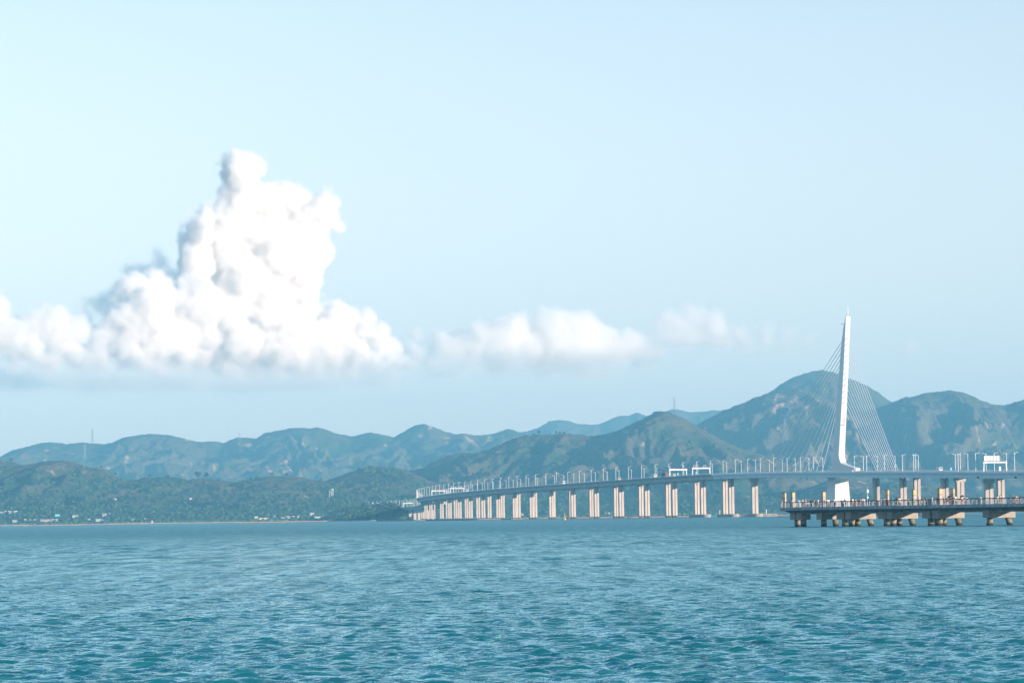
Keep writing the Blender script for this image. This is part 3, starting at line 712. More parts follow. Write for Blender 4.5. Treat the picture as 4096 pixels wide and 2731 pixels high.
mb = MB()
for v0, v1 in ((-0.75, -0.15), (0.25, 0.85)):
    for z0 in np.arange(zc - 1.5, zc + 3.2, 0.75):
        a, b, c, d_ = tp(uface(z0) + 0.05, v0, z0), tp(uface(z0) + 0.05, v1, z0), tp(uface(z0 + 0.45) + 0.05, v1, z0 + 0.45), tp(uface(z0 + 0.45) + 0.05, v0, z0 + 0.45)
        mb.add([a, b, c, d_], [(0, 1, 2, 3)])
q = tp(uface(zc - 2) + 0.7, 0, zc - 2.0); mb.add([tp(uface(zc - 2) + u, v, zc - 2.2 + dz) for u in (0.05, 1.0) for v in (-1.3, 1.3) for dz in (0, 0.25)], [(0, 1, 3, 2), (4, 6, 7, 5), (0, 4, 5, 1), (2, 3, 7, 6), (0, 2, 6, 4), (1, 5, 7, 3)])
mb.build('maintenance_cradle', mat('worn_steel', (0.30, 0.26, 0.22), 0.7, 0.3), tw)
# pour joints round the shaft
for z in np.arange(ZB + 14, ztop - 12, 15.5):
    zs = [r[3] for r in rings_t]; uf, ub, w = (float(np.interp(z, zs, [r[i] for r in rings_t])) for i in (0, 1, 2))
    MB().rings([[tp(uf + 0.03, -w - 0.03, q), tp(uf + 0.03, w + 0.03, q), tp(ub - 0.03, w + 0.03, q), tp(ub - 0.03, -w - 0.03, q)] for q in (z, z + 0.12)]).build('joint', M_RAIL, tw)
# stay cables, one by one
NC = 12
z_hi, z_lo = at(3372, 1360, TB[1])[2], at(3362, 1612, TB[1])[2]
for kx in range(NC):
    f = kx / (NC - 1)
    zt = z_lo + (z_hi - z_lo) * f; zs = [r[3] for r in rings_t]
    ub = float(np.interp(zt, zs, [r[1] for r in rings_t])); uf = float(np.interp(zt, zs, [r[0] for r in rings_t]))
    s = s_at(3288 + (3027 - 3288) * f, 0.0, 3.6); e = bp(s, 0.0, 3.7)
    MB().tube(e, tp(ub - 0.05, -0.3, zt), 0.23, 0.23, 6).build('stay_cable', M_CABLE, bridge)
    s = s_at(3508 + (3594 - 3508) * f, 0.0, 3.6); e = bp(s, 0.0, 3.7)
    MB().tube(e, tp(uf + 0.05, 0.35, zt), 0.20, 0.20, 6).build('stay_cable', M_CABLE, bridge)
# median slab that ties the two decks where the cables land, and low anchor posts
for a, b in ((s_at(3600, 0, 3.6), s_at(3480, 0, 3.6)), (s_at(3300, 0, 3.6), s_at(3010, 0, 3.6))):
    ss = np.arange(min(a, b), max(a, b), 10.0)
    MB().rings([[bp(q, -2.35, 2.9), bp(q, -2.35, 3.5), bp(q, 2.35, 3.5), bp(q, 2.35, 2.9)] for q in ss]).build('cable_anchor_beam', M_STEEL, bridge)
# inspection gantry slung under the near deck at the joint
g = MB(); q0 = s_at(2930, -11, 0)
def gl(v0, z0, v1, z1, s=q0, r=0.09): g.tube(bp(s, v0, z0), bp(s, v1, z1), r, r, 4)
for ds in (-1.2, 1.2):
    s = q0 + ds
    for z0 in (-2.6, -1.2): gl(-19, z0, 3, z0, s)
    for v in np.arange(-19, 2, 2.2): gl(v, -2.6, v + 1.1, -1.2, s, 0.07); gl(v + 1.1, -1.2, v + 2.2, -2.6, s, 0.07)
    gl(-20.2, 4.5, -20.2, -2.6, s); gl(-21.6, 4.5, -21.6, -2.6, s)
    for z0 in (-2.6, -0.4, 1.6, 3.6): gl(-20.2, z0, -21.6, z0 + 1.6, s, 0.07)
    gl(-21.6, -2.6, -18, -2.6, s)
g.build('inspection_gantry', mat('gantry_steel', (0.34, 0.38, 0.38), 0.6, 0.3), bridge)
# hatch ladders on the girder side at the right
for px in (3903, 4052):
    s = s_at(px, -18.2, 1.5); g = MB()
    a, b = bp(s, -18.05, 2.5), bp(s - 3.0, -17.98, 0.1); c, d_ = bp(s - 4.5, -18.05, 2.5), bp(s - 7.5, -17.98, 0.1)
    g.add([a, c, d_, b, a + TLAT * -0.12, c + TLAT * -0.12, d_ + TLAT * -0.12, b + TLAT * -0.12], [(0, 1, 2, 3), (4, 7, 6, 5), (0, 4, 5, 1), (1, 5, 6, 2), (2, 6, 7, 3), (3, 7, 4, 0)])
    g.build('rusty_hatch', mat('rust', (0.20, 0.09, 0.06), 0.9, 0.2, var=0.4, vscale=2.0), bridge)

# ---- lamp posts on both outer edges
def lamp_post_proto():
    r = empty('lamp_post')
    MB().lathe([(0.30, 0), (0.30, 0.5), (0.20, 0.55), (0.14, 11.6)], n=6).build('pole', M_LAMP, r)
    a = MB().tube((0, 0, 11.0), (1.5, 0, 11.55), 0.10, 0.08, 5); a.tube((0, 0, 11.0), (-0.7, 0, 10.75), 0.07, 0.05, 5); a.build('arm', M_LAMP, r)
    MB().frustum([(1.3, -0.2, 11.48), (2.5, -0.14, 11.72), (2.5, 0.14, 11.72), (1.3, 0.2, 11.48)], [(1.35, -0.14, 11.66), (2.45, -0.1, 11.86), (2.45, 0.1, 11.86), (1.35, 0.14, 11.66)]).build('lamp_head', M_LAMP, r)
    return r
def ordinal(n):
    return '%d%s' % (n, 'th' if 10 <= n % 100 <= 20 else {1: 'st', 2: 'nd', 3: 'rd'}.get(n % 10, 'th'))
proto = lamp_post_proto(); used = [False]
def lamp(s, v, left, label, group):
    o = proto if not used[0] else copy_tree(proto)
    used[0] = True
    p = bp(s, v, deck_top(s) + 0.0); o.location = p; o.rotation_euler = (0, 0, heading(s) + (math.pi if left else 0))
    tag(o, label, 'lamp post', group)
VN, VF = -19.25, 19.25
LN, LF = 'lamp posts on the near edge of the bridge', 'lamp posts on the far edge of the bridge'
s0 = s_at(2991, VN); n = 0
s = s0 - 5 * 37.5
while s < S_END - 120:
    n += 1; lamp(s, VN, False, 'white lamp post on the near edge of the bridge, %s leftwards from the white tower' % ordinal(n), LN); s += 37.5
s0 = s_at(2965.5, VF); n = 0; s = s0 - 6 * 37.5
while s < S_END - 120:
    n += 1; lamp(s, VF, True, 'white lamp post on the far edge of the bridge, %s leftwards from the white tower' % ordinal(n), LF); s += 37.5
for i, px in enumerate((3418, 3467, 3538, 3610, 3655, 3833, 3903, 3978, 4059)):
    lamp(s_at(px, VN), VN, False, 'white lamp post on the near edge of the bridge, %s rightwards from the white tower' % ordinal(i + 1), LN)
for i, px in enumerate((3454, 3510, 3581, 3663, 3674, 3822, 3842, 3872, 3945, 4027)):
    lamp(s_at(px, VF), VF, True, 'white lamp post on the far edge of the bridge, %s rightwards from the white tower' % ordinal(i + 1), LF)

# ---- overhead gantries
M_SIGN_B = mat('sign_back', (0.74, 0.73, 0.71), 0.6, 0.3)
M_BLACK = mat('black_display', (0.02, 0.02, 0.022), 0.5, 0.3)
M_RED = mat('red_sign', (0.55, 0.03, 0.08), 0.5, 0.3)
M_MAROON = mat('maroon_sign', (0.22, 0.05, 0.06), 0.5, 0.3)
M_GREEN = mat('green_sign', (0.05, 0.42, 0.24), 0.5, 0.3)
M_BLUE = mat('blue_sign', (0.20, 0.50, 0.72), 0.5, 0.3)
def gantry(px, kind, label, vl=-18.9, vr=-3.2, hb=5.5):
    s = s_at(px, vl, 8); p = bp(s, (vl + vr) / 2, deck_top(s)); hw = (vr - vl) / 2
    r = empty('sign_gantry', p, heading(s)); tag(r, label, 'gantry', 'overhead gantries on the bridge')
    for x in (-hw, hw):
        MB().frustum([(x - 0.32, -0.4, 0), (x + 0.32, -0.4, 0), (x + 0.32, 0.4, 0), (x - 0.32, 0.4, 0)], [(x * 0.96 - 0.22, -0.28, hb), (x * 0.96 + 0.22, -0.28, hb), (x * 0.96 + 0.22, 0.28, hb), (x * 0.96 - 0.22, 0.28, hb)]).build('leg', M_WHITE, r)
    bm_ = MB().box(-hw - 0.3, hw + 0.3, -0.45, 0.45, hb, hb + (1.2 if kind == 'display' else 0.7)).build('beam', M_WHITE, r)
    if kind == 'display':
        for x in (-2.2, 1.6, 5.4): MB().box(x - 0.6, x + 0.6, -0.52, -0.46, hb + 0.38, hb + 0.85).build('display', M_BLACK, bm_)
        for x in (-3.4, 5.6): MB().box(x - 0.85, x + 0.85, -0.2, 0.2, hb + 1.25, hb + 2.5).build('sign', M_MAROON if px > 2000 else M_RED, bm_)
    else:
        w = MB()
        for x in np.arange(-hw, hw + 0.1, 1.25): w.tube((x, -0.4, hb + 0.8), (x, -0.4, hb + 1.5), 0.04, 0.04, 4)
        w.tube((-hw, -0.4, hb + 1.5), (hw, -0.4, hb + 1.5), 0.05, 0.05, 4); w.build('walkway_rail', M_WHITE, bm_)
        if kind == 'frames':
            for x in (-5.6, 3.4):
                f = MB()
                for a, b in (((-1.0, 0), (1.0, 0)), ((-1.0, 2.0), (1.0, 2.0)), ((-1.0, 0), (-1.0, 2.0)), ((1.0, 0), (1.0, 2.0))): f.tube((x + a[0], 0.2, hb + 0.9 + a[1]), (x + b[0], 0.2, hb + 0.9 + b[1]), 0.12, 0.12, 4)
                f.build('sign_frame', M_WHITE, bm_); MB().box(x - 0.15, x + 0.8, 0.05, 0.3, hb + 1.1, hb + 2.5).build('display', M_DARK, bm_)
        elif kind == 'board':
            MB().box(-hw + 0.4, hw * 0.45, 0.0, 0.25, hb + 1.2, hb + 4.4).build('sign', M_SIGN_B, bm_)
            f = MB()
            for zz in (1.9, 2.8, 3.7): f.box(-hw + 0.4, hw * 0.45, -0.12, -0.01, hb + zz, hb + zz + 0.12)
            for x in np.linspace(-hw + 0.5, hw * 0.43, 6): f.box(x - 0.07, x + 0.07, -0.25, -0.13, hb + 0.9, hb + 4.3)
            f.build('sign_bracket', M_RAIL, bm_)
        elif kind == 'green':
            MB().box(-3.0, 3.2, -0.2, 0.1, hb + 0.85, hb + 2.3).build('sign', M_GREEN, bm_)
    return r
gantry(2678, 'display', 'white gantry with black displays and two maroon signs, left of a matching framed gantry')
gantry(2769, 'frames', 'white gantry with two open sign frames, just left of the steel span')
gantry(1726, 'display', 'white gantry with two red signs on the far bend of the bridge')
gantry(1800, 'frames', 'small white gantry with two sign frames on the far bend of the bridge')
gantry(3934, 'board', 'white gantry carrying a big sign board seen from behind, right of the tower', vl=-17.5, vr=-3.2)
_far = _s[-1]
for ds, kind, lab in ((520, 'green', 'white gantry with a green sign where the bridge reappears near the shore'), (150, 'frames', 'white gantry at the landing end of the bridge above the trees')):
    s = _far - ds; p = bp(s, -11, 4.05)
    r = empty('sign_gantry', p, heading(s)); tag(r, lab, 'gantry', 'overhead gantries on the bridge')
    for x in (-7.9, 7.9): MB().box(x - 0.35, x + 0.35, -0.35, 0.35, 0, 6.2).build('leg', M_WHITE, r)
    bm_ = MB().box(-8.2, 8.2, -0.4, 0.4, 6.2, 7.3).build('beam', M_WHITE, r)
    if kind == 'green': MB().box(-2.5, 3.5, -0.3, 0.2, 7.31, 8.9).build('sign', M_GREEN, bm_)
    else:
        for x in (-5, 4): MB().box(x - 1, x + 1, -0.2, 0.2, 7.31, 8.8).build('sign', M_SIGN_B, bm_)
def roadsign(px, v, m, w, h, z, label, back=False):
    s = s_at(px, v, 5); p = bp(s, v, deck_top(s)); r = empty('road_sign', p, heading(s)); tag(r, label, 'road sign', 'small road signs on the bridge')
    MB().tube((0, 0, 0), (0, 0, z), 0.07, 0.07, 5).build('post', M_RAIL, r)
    MB().box(-w / 2, w / 2, -0.16, -0.08, z, z + h).build('board', m, r)
roadsign(2712, -4, M_BLUE, 1.3, 2.2, 1.6, 'small blue road sign under the maroon signed gantry')
roadsign(2785, -4, M_BLUE, 1.3, 1.4, 2.0, 'small blue road sign under the framed gantry left of the steel span')
roadsign(2977, -4, M_GREEN, 0.7, 0.9, 1.6, 'tiny green road sign at the left end of the cable stayed span')
roadsign(3804, -19, M_BLUE, 1.0, 2.0, 1.0, 'pale blue plate on the near railing right of the cables')
roadsign(4000, -16, M_WHITE, 1.2, 2.4, 1.0, 'white cabinet on a post under the big sign board gantry')
roadsign(1684, -18, M_RED, 1.9, 1.4, 0.9, 'red board at the leftmost bend of the bridge')

# ---- vehicles
M_GLASS = mat('vehicle_glass', (0.03, 0.05, 0.06), 0.15, 0.5)
M_TYRE = mat('tyre', (0.02, 0.02, 0.02), 0.9, 0.1)
M_CREAM = mat('cream_paint', (0.74, 0.68, 0.40), 0.4, 0.4)
M_WRED = mat('red_paint', (0.45, 0.05, 0.07), 0.4, 0.4)
M_TARP = mat('brown_tarp', (0.16, 0.12, 0.09), 0.9, 0.1)
M_SILV = mat('pale_paint', (0.70, 0.73, 0.74), 0.35, 0.5)
def wheels(r, xs, w, rad):
    for x in xs:
        for y in (-w, w):
            o = MB().tube((x, y - 0.14, rad), (x, y + 0.14, rad), rad, rad, 10).build('wheel', M_TYRE, r)
def coach(px, v, m, L, H, label, back=True):
    s = s_at(px, v, 5); p = bp(s, v, deck_top(s) + 0.02)
    r = empty('coach', p, heading(s) + math.pi / 2 * (1 if back else -1)); tag(r, label, 'bus', 'coaches and buses on the bridge')
    h = L / 2
    sec = [(-h, 0.45), (h - 0.1, 0.45), (h, 1.0), (h - 0.15, H * 0.62), (h - 0.55, H - 0.15), (h - 0.9, H), (-h + 0.25, H), (-h, H - 0.25)]
    b = MB().prism(sec, 'y', -1.22, 1.22).build('body', m, r)
    for y in (-1.235, 1.235): MB().box(-h + 0.9, h - 0.9, min(y, y * 0.99), max(y, y * 0.99), H * 0.52, H * 0.82).build('side_window', M_GLASS, b)
    MB().box(-h - 0.02, -h + 0.02, -1.0, 1.0, H * 0.58, H * 0.85).build('rear_window', M_GLASS, b)
    MB().add([(h + 0.02, -1.05, 1.3), (h + 0.02, 1.05, 1.3), (h - 0.30, 1.05, H * 0.8), (h - 0.30, -1.05, H * 0.8)], [(0, 1, 2, 3)]).build('windscreen', M_GLASS, b)
    wheels(r, (-h * 0.55, h * 0.6), 1.1, 0.5)
coach(2613, -14, M_WHITE, 11.5, 3.5, 'white coach on the near carriageway left of the first gantry')
coach(2250, -14, M_WHITE, 11.0, 3.4, 'white coach on the near carriageway in the middle of the curve')
coach(1866, -13, M_WHITE, 11.0, 3.4, 'white coach just right of the far bend gantries')
coach(2474, -15, M_CREAM, 7.0, 2.8, 'cream minibus on the near carriageway left of the white coach')
coach(2693, -12, M_CREAM, 7.0, 2.9, 'cream minibus under the maroon signed gantry')
def truck(px, v):
    s = s_at(px, v, 5); p = bp(s, v, deck_top(s) + 0.02); r = empty('truck', p, heading(s) - math.pi / 2)
    tag(r, 'tarp covered truck with a red cab left of the maroon signed gantry', 'truck')
    MB().box(-6.0, 3.0, -1.25, 1.25, 1.0, 3.9).build('cargo_box', M_TARP, r)
    c = MB().prism([(3.2, 0.5), (5.4, 0.5), (5.4, 1.7), (5.1, 3.3), (3.2, 3.3)], 'y', -1.2, 1.2).build('cab', M_WRED, r)
    MB().box(5.2, 5.46, -1.05, 1.05, 1.8, 2.8).build('windscreen', M_GLASS, c)
    wheels(r, (-4.6, -3.3, 4.2), 1.1, 0.5)
truck(2661, -13)
def car(px, v, m, label):
    s = s_at(px, v, 5); p = bp(s, v, deck_top(s) + 0.02); r = empty('car', p, heading(s) + math.pi / 2); tag(r, label, 'car', 'cars on the bridge')
    b = MB().prism([(-2.2, 0.4), (2.2, 0.4), (2.25, 0.8), (1.5, 1.0), (0.8, 1.5), (-1.2, 1.55), (-2.0, 1.05), (-2.25, 0.95)], 'y', -0.87, 0.87).build('body', m, r)
    for y in (-0.88, 0.88): MB().add([(1.2, y, 1.02), (-1.7, y, 1.05), (-1.1, y, 1.45), (0.7, y, 1.42)], [(0, 1, 2, 3)]).build('side_window', M_GLASS, b)
    wheels(r, (-1.4, 1.4), 0.75, 0.33)
car(3411, -18, M_WHITE, 'white car passing right below the foot of the white tower')
coach(3757, 13, M_SILV, 8.0, 2.9, 'pale silver van on the far carriageway right of the cables')

# ================================================================== the viewing pier
M_PCON = mat('pier_deck_concrete', (0.40, 0.40, 0.39), 0.85, 0.2, var=0.45, vscale=0.9, streak=(1.0, 1.0, 0.16), bump=0.3, bscale=3.0)
M_PCH = mat('crosshead_concrete', (0.39, 0.355, 0.31), 0.85, 0.2, var=0.25, vscale=0.8, streak=(1.2, 1.2, 0.2), bump=0.3, bscale=3.0)
M_PILE = mat('pile_concrete', (0.36, 0.31, 0.23), 0.85, 0.2, var=0.55, vscale=1.4, bump=0.4, bscale=4.0, col2=(0.10, 0.10, 0.06))
M_WEED = mat('wet_weed', (0.045, 0.05, 0.03), 0.6, 0.4, var=0.4, vscale=3.0)
M_HAND = mat('handrail_brown', (0.030, 0.018, 0.018), 0.5, 0.3)
M_POST = mat('railing_post', (0.42, 0.41, 0.40), 0.45, 0.4)
M_STONE = mat('lantern_stone', (0.50, 0.42, 0.35), 0.85, 0.2, var=0.25, vscale=2.0, streak=(1, 1, 0.4))
M_LOUV = mat('lantern_louvre', (0.64, 0.52, 0.27), 0.6, 0.3)
M_GAP = mat('louvre_gap', (0.16, 0.10, 0.05), 0.8, 0.2)
M_LCAP = mat('lantern_cap', (0.26, 0.10, 0.07), 0.7, 0.2)
PA = np.array([at(3121, 2029, 706)[0], 706.0]); PBv = np.array([at(4096, 2012, 624)[0], 624.0])
PU = (PBv - PA) / np.linalg.norm(PBv - PA); PV = np.array([-PU[1], PU[0]])      # along (towards shore), across (away from the near edge)
PROT = math.atan2(PU[1], PU[0]); ZF = 4.38
def pp(u, v, z): q = PA + PU * u + PV * v; return np.array([q[0], q[1], z])
def u_at(px, v, z=4.4):
    lo, hi = -30.0, 160.0
    for _ in range(50):
        m = (lo + hi) / 2
        if proj_px(pp(m, v, z)) < px: lo = m
        else: hi = m
    return m
pier = empty('viewing_pier', (PA[0], PA[1], 0), PROT)
tag(pier, 'low grey concrete viewing pier on stubby piles in front of the white tower', 'pier')
LEN = 150.0
# deck segments, one per bay, with a narrow joint between them
ubay = [0.0] + [u_at(px, 0.3) for px in (3164.5, 3366.5, 3532, 3716, 3916)]
du = ubay[-1] - ubay[-2]
while ubay[-1] + du < LEN: ubay.append(ubay[-1] + du)
SEC = [(0.30, ZF), (-0.12, 3.70), (1.1, 3.58), (2.3, 3.14), (7.9, 3.14), (9.1, 3.58), (10.32, 3.70), (9.9, ZF)]
for i in range(1, len(ubay) - 1):
    a, b = (0.0 if i == 1 else ubay[i] + 0.02), ubay[i + 1] - 0.02
    MB().rings([[(u, v, z) for v, z in SEC] for u in (a, b)]).build('deck_segment', M_PCON, pier)
tip = [[(0.0, v, z) for v, z in SEC], [(-0.5, 0.6, ZF), (-0.9, 0.15, 3.75), (-0.2, 1.2, 3.62), (0.0, 2.4, 3.5), (0.0, 7.8, 3.5), (-0.2, 9.0, 3.62), (-0.9, 10.0, 3.75), (-0.5, 9.6, ZF)]]
MB().rings(tip).build('deck_nose', M_PCON, pier)
def pile(u, v, ru, rv, r=0.66, parent=pier, top=1.62):
    """raked round pile: foot shifted by (ru, rv)"""
    rs = []
    for z, rr in ((top, r), (0.9, r), (0.45, r)):
        f = (top - z) / (top + 1.5); rs.append([(u + ru * f + rr * math.cos(t), v + rv * f + rr * math.sin(t), z) for t in np.linspace(0, 2 * math.pi, 16, endpoint=False)])
    o = MB().rings(rs).build('pile', M_PILE, parent, True)
    rs = []
    for z, rr in ((0.45, r * 1.02), (-1.5, r * 1.05)):
        f = (top - z) / (top + 1.5); rs.append([(u + ru * f + rr * math.cos(t), v + rv * f + rr * math.sin(t), z) for t in np.linspace(0, 2 * math.pi, 16, endpoint=False)])
    MB().rings(rs).build('weed_band', M_WEED, o, True)
def crosshead(u, v0, v1, d=2.2, piles=((1.1, -0.5), (-1.1, 0.9))):
    MB().box(u - d, u, v0, v1, 1.56, 3.137).build('crosshead', M_PCH, pier)
    for dv, rk in piles: pile(u - d / 2, (v0 + dv) if dv > 0 else (v1 + dv), 0.2, rk)
for px in (3403, 3569, 3754, 3955.5): crosshead(u_at(px, 2.0, 2.4), 2.0, 8.6)
ul = u_at(3955.5, 2.0, 2.4)
for k in range(1, 4): crosshead(ul + du * k, 2.0, 8.6)
for px, off in ((3403, 3.7), (3569, 3.4), (3754, 4.0)):       # doubled crossheads at the expansion joints
    crosshead(u_at(px, 2.0, 2.4) - off, 2.6, 8.2, d=3.0, piles=((1.2, -0.1), (-1.2, 0.2)))
    pile(u_at(px, 2.0, 2.4) - off - 1.4, 5.4, 0.1, 0.1)
crosshead(u_at(3287, 2.0, 2.4), 2.0, 4.5, piles=((1.2, -0.1),)); crosshead(u_at(3287, 2.0, 2.4) - 1.2, 5.6, 8.4, piles=((1.4, 0.2),))
crosshead(u_at(3206, 2.0, 2.4), 2.0, 4.4, piles=((1.2, -0.1),)); crosshead(u_at(3206, 2.0, 2.4) - 3.6, 2.6, 5.0, piles=((1.2, 0.0),))
for v in (3.2, 5.0, 6.8): MB().box(1.5, LEN - 1, v - 0.3, v + 0.3, 2.75, 3.132).build('beam', M_PCON, pier)

# concrete pilasters between the railing bays
def pilaster(u, v):
    o = MB().box(u - 0.34, u + 0.34, v - 0.22, v + 0.22, ZF + 0.003, ZF + 1.22).build('pilaster', M_PCON, pier)
    MB().box(u - 0.40, u + 0.40, v - 0.28, v + 0.28, ZF + 1.223, ZF + 1.36).build('cap', mat('pilaster_cap', (0.55, 0.52, 0.48), 0.8, 0.2) if 'pilaster_cap' not in bpy.data.materials else bpy.data.materials['pilaster_cap'], o)
for u in ubay[1:]:
    pilaster(u, 0.52); pilaster(u, 9.68)
# railings, a thing per bay
def post_mesh(side):
    """flat post bowed outwards"""
    pts = [(0.10, 0.0), (0.0, 0.25), (-0.05, 0.55), (0.0, 0.85), (0.10, 1.08)]
    mb = MB(); rs = []
    for (o, z) in pts: rs.append([(-0.045, o * side - 0.05, z), (0.045, o * side - 0.05, z), (0.045, o * side + 0.05, z), (-0.045, o * side + 0.05, z)])
    return mb.rings(rs).mesh('post', M_POST)
PM = {1: post_mesh(1), -1: post_mesh(-1)}
RN = ['first', 'second', 'third', 'fourth', 'fifth', 'sixth', 'seventh', 'eighth', 'ninth', 'tenth']
for side, v, nm in ((1, 0.50, 'near'), (-1, 9.70, 'far')):
    edges = [-0.35] + ubay[1:]
    for i in range(len(edges) - 1):
        a, b = edges[i] + (0.42 if i else 0.0), edges[i + 1] - 0.42
        if b - a < 0.5: continue
        r = empty('railing', tuple(pp(a, v, ZF)), PROT); L = b - a
        tag(r, 'post railing on the %s pier edge, %s bay from the left tip' % (nm, RN[i]), 'railing', 'railing bays of the viewing pier')
        MB().box(0, L, -0.09, 0.09, 1.06, 1.21).build('handrail', M_HAND, r)
        n = max(1, round(L / 1.7)); pitch = L / n
        for k in range(n + 1): part('post', PM[side], r, (min(max(k * pitch, 0.05), L - 0.05), 0, 0))
        for kz, z in enumerate(np.linspace(0.12, 0.94, 6)):
            off = side * (0.10 - 0.15 * math.sin(math.pi * z / 1.08))
            MB().box(0, L, off - 0.018, off + 0.018, z - 0.018, z + 0.018).build('rail', M_POST, r)
# railing round the nose
r = empty('railing', tuple(pp(-0.4, 0.8, ZF)), PROT); tag(r, 'short railing closing the left tip of the pier', 'railing', 'railing bays of the viewing pier')
MB().box(-0.06, 0.06, 0, 8.6, 1.08, 1.20).build('handrail', M_HAND, r)
for k in range(6): part('post', PM[1], r, (0, 0.05 + k * 1.7, 0), math.pi / 2)
for z in np.linspace(0.12, 0.94, 6): MB().box(-0.018, 0.018, 0, 8.6, z - 0.018, z + 0.018).build('rail', M_POST, r)

# lantern pillars
def lantern(px, v, rot, label):
    u = u_at(px, v, 6.5); p = pp(u, v, ZF); r = empty('lantern_pillar', tuple(p), PROT + rot); tag(r, label, 'lantern pillar', 'louvred lantern pillars on the pier')
    w = 0.36
    MB().box(-w, w, -w, w, 0.004, 2.12).build('shaft', M_STONE, r)
    MB().box(-w - 0.06, w + 0.06, -w - 0.06, w + 0.06, 2.123, 2.20).build('collar', M_LCAP, r)
    h = MB().box(-w + 0.05, w - 0.05, -w + 0.05, w - 0.05, 2.203, 3.32).build('lantern_core', M_GAP, r)
    for z in np.arange(2.23, 3.25, 0.135): MB().box(-w, w, -w, w, z, z + 0.095).build('louvre', M_LOUV, h)
    MB().box(-w - 0.07, w + 0.07, -w - 0.07, w + 0.07, 3.323, 3.41).build('cap', M_LCAP, r)
lantern(3137, 7.8, R(32), 'louvred lantern pillar at the left tip of the pier behind the leaning person')
lantern(3172, 1.4, 0, 'louvred lantern pillar beside the first concrete pilaster near the left tip')
lantern(3294, 8.6, 0, 'louvred lantern pillar just left of the white tower base')
lantern(3548, 1.6, R(32), 'louvred lantern pillar behind the orange lifebuoy near the middle of the pier')
lantern(3656, 8.6, 0, 'louvred lantern pillar in front of a bridge pier, left of the third pilaster')
lantern(3760, 1.6, 0, 'louvred lantern pillar behind the person in a long grey dress')
lantern(3810, 8.6, R(32), 'rightmost louvred lantern pillar, behind the crowd with the teal umbrella')

# lifebuoys hung on the railing
M_ORANGE = mat('lifebuoy_orange', (0.75, 0.13, 0.05), 0.5, 0.3); M_BAND = mat('lifebuoy_band', (0.75, 0.72, 0.70), 0.6, 0.3)
def lifebuoy(px, label):
    u = u_at(px, 0.9); o = empty('lifebuoy', tuple(pp(u, 0.72, ZF + 0.55)), PROT); tag(o, label, 'lifebuoy', 'orange lifebuoys on the pier railing')
    N_ = 24; rs = []
    for k in range(N_ + 1):
        t = 2 * math.pi * k / N_; rs.append([((0.36 + 0.11 * math.cos(a)) * math.cos(t), 0.10 * math.sin(a), (0.36 + 0.11 * math.cos(a)) * math.sin(t)) for a in np.linspace(0, 2 * math.pi, 8, endpoint=False)])
    MB().rings(rs, False).build('ring', M_ORANGE, o, True)
    for q in range(4):
        rs = []
        for k in range(3):
            t = math.pi / 2 * q + 0.6 + 0.12 * k; rs.append([((0.36 + 0.118 * math.cos(a)) * math.cos(t), 0.108 * math.sin(a), (0.36 + 0.118 * math.cos(a)) * math.sin(t)) for a in np.linspace(0, 2 * math.pi, 8, endpoint=False)])
        MB().rings(rs, False).build('band', M_BAND, o, True)
lifebuoy(3429, 'orange lifebuoy on the railing beside the person in yellow trousers')
lifebuoy(3560, 'orange lifebuoy on the railing left of the person in a bright blue shirt')
lifebuoy(4059, 'orange lifebuoy on the railing near the right edge of the photo')

# camera pole, notice board, bollard cone
u = u_at(3470, 5.0, 6); r = empty('camera_pole', tuple(pp(u, 5.0, ZF)), PROT); tag(r, 'slim grey pole with white equipment boxes standing on the pier', 'pole')
MB().lathe([(0.07, 0.004), (0.06, 3.6), (0.03, 4.3)], n=8).build('pole', M_RAIL, r)
MB().box(-0.24, 0.24, -0.2, 0.2, 2.95, 3.42).build('equipment_box', M_WHITE, r)
MB().box(-0.30, 0.30, -0.26, 0.26, 3.423, 3.47).build('box_lid', M_WHITE, r)
MB().box(-0.16, 0.16, -0.14, 0.14, 1.75, 2.05).build('lower_box', M_WHITE, r)
u = u_at(3199, 1.6, 5); r = empty('notice_board', tuple(pp(u, 1.6, ZF)), PROT); tag(r, 'tilted white notice board on a single post near the left end', 'notice board')
MB().box(-0.1, 0.1, -0.06, 0.06, 0.004, 1.05).build('post', M_WHITE, r)
MB().add([(-0.45, -0.3, 1.45), (0.28, -0.3, 1.02), (0.28, 0.3, 1.02), (-0.45, 0.3, 1.45), (-0.42, -0.3, 1.50), (0.31, -0.3, 1.07), (0.31, 0.3, 1.07), (-0.42, 0.3, 1.50)], [(0, 1, 2, 3), (4, 7, 6, 5), (0, 4, 5, 1), (1, 5, 6, 2), (2, 6, 7, 3), (3, 7, 4, 0)]).build('panel', mat('notice_panel', (0.62, 0.68, 0.72), 0.4, 0.4), r)
u = u_at(3129, 1.3, 4.8); r = empty('traffic_cone', tuple(pp(u, 1.3, ZF)), PROT); tag(r, 'orange cone at the left tip of the pier', 'traffic cone')
MB().box(-0.18, 0.18, -0.18, 0.18, 0.004, 0.05).build('base', M_ORANGE, r)
MB().lathe([(0.14, 0.05), (0.03, 0.78)], n=10).build('cone', M_ORANGE, r)

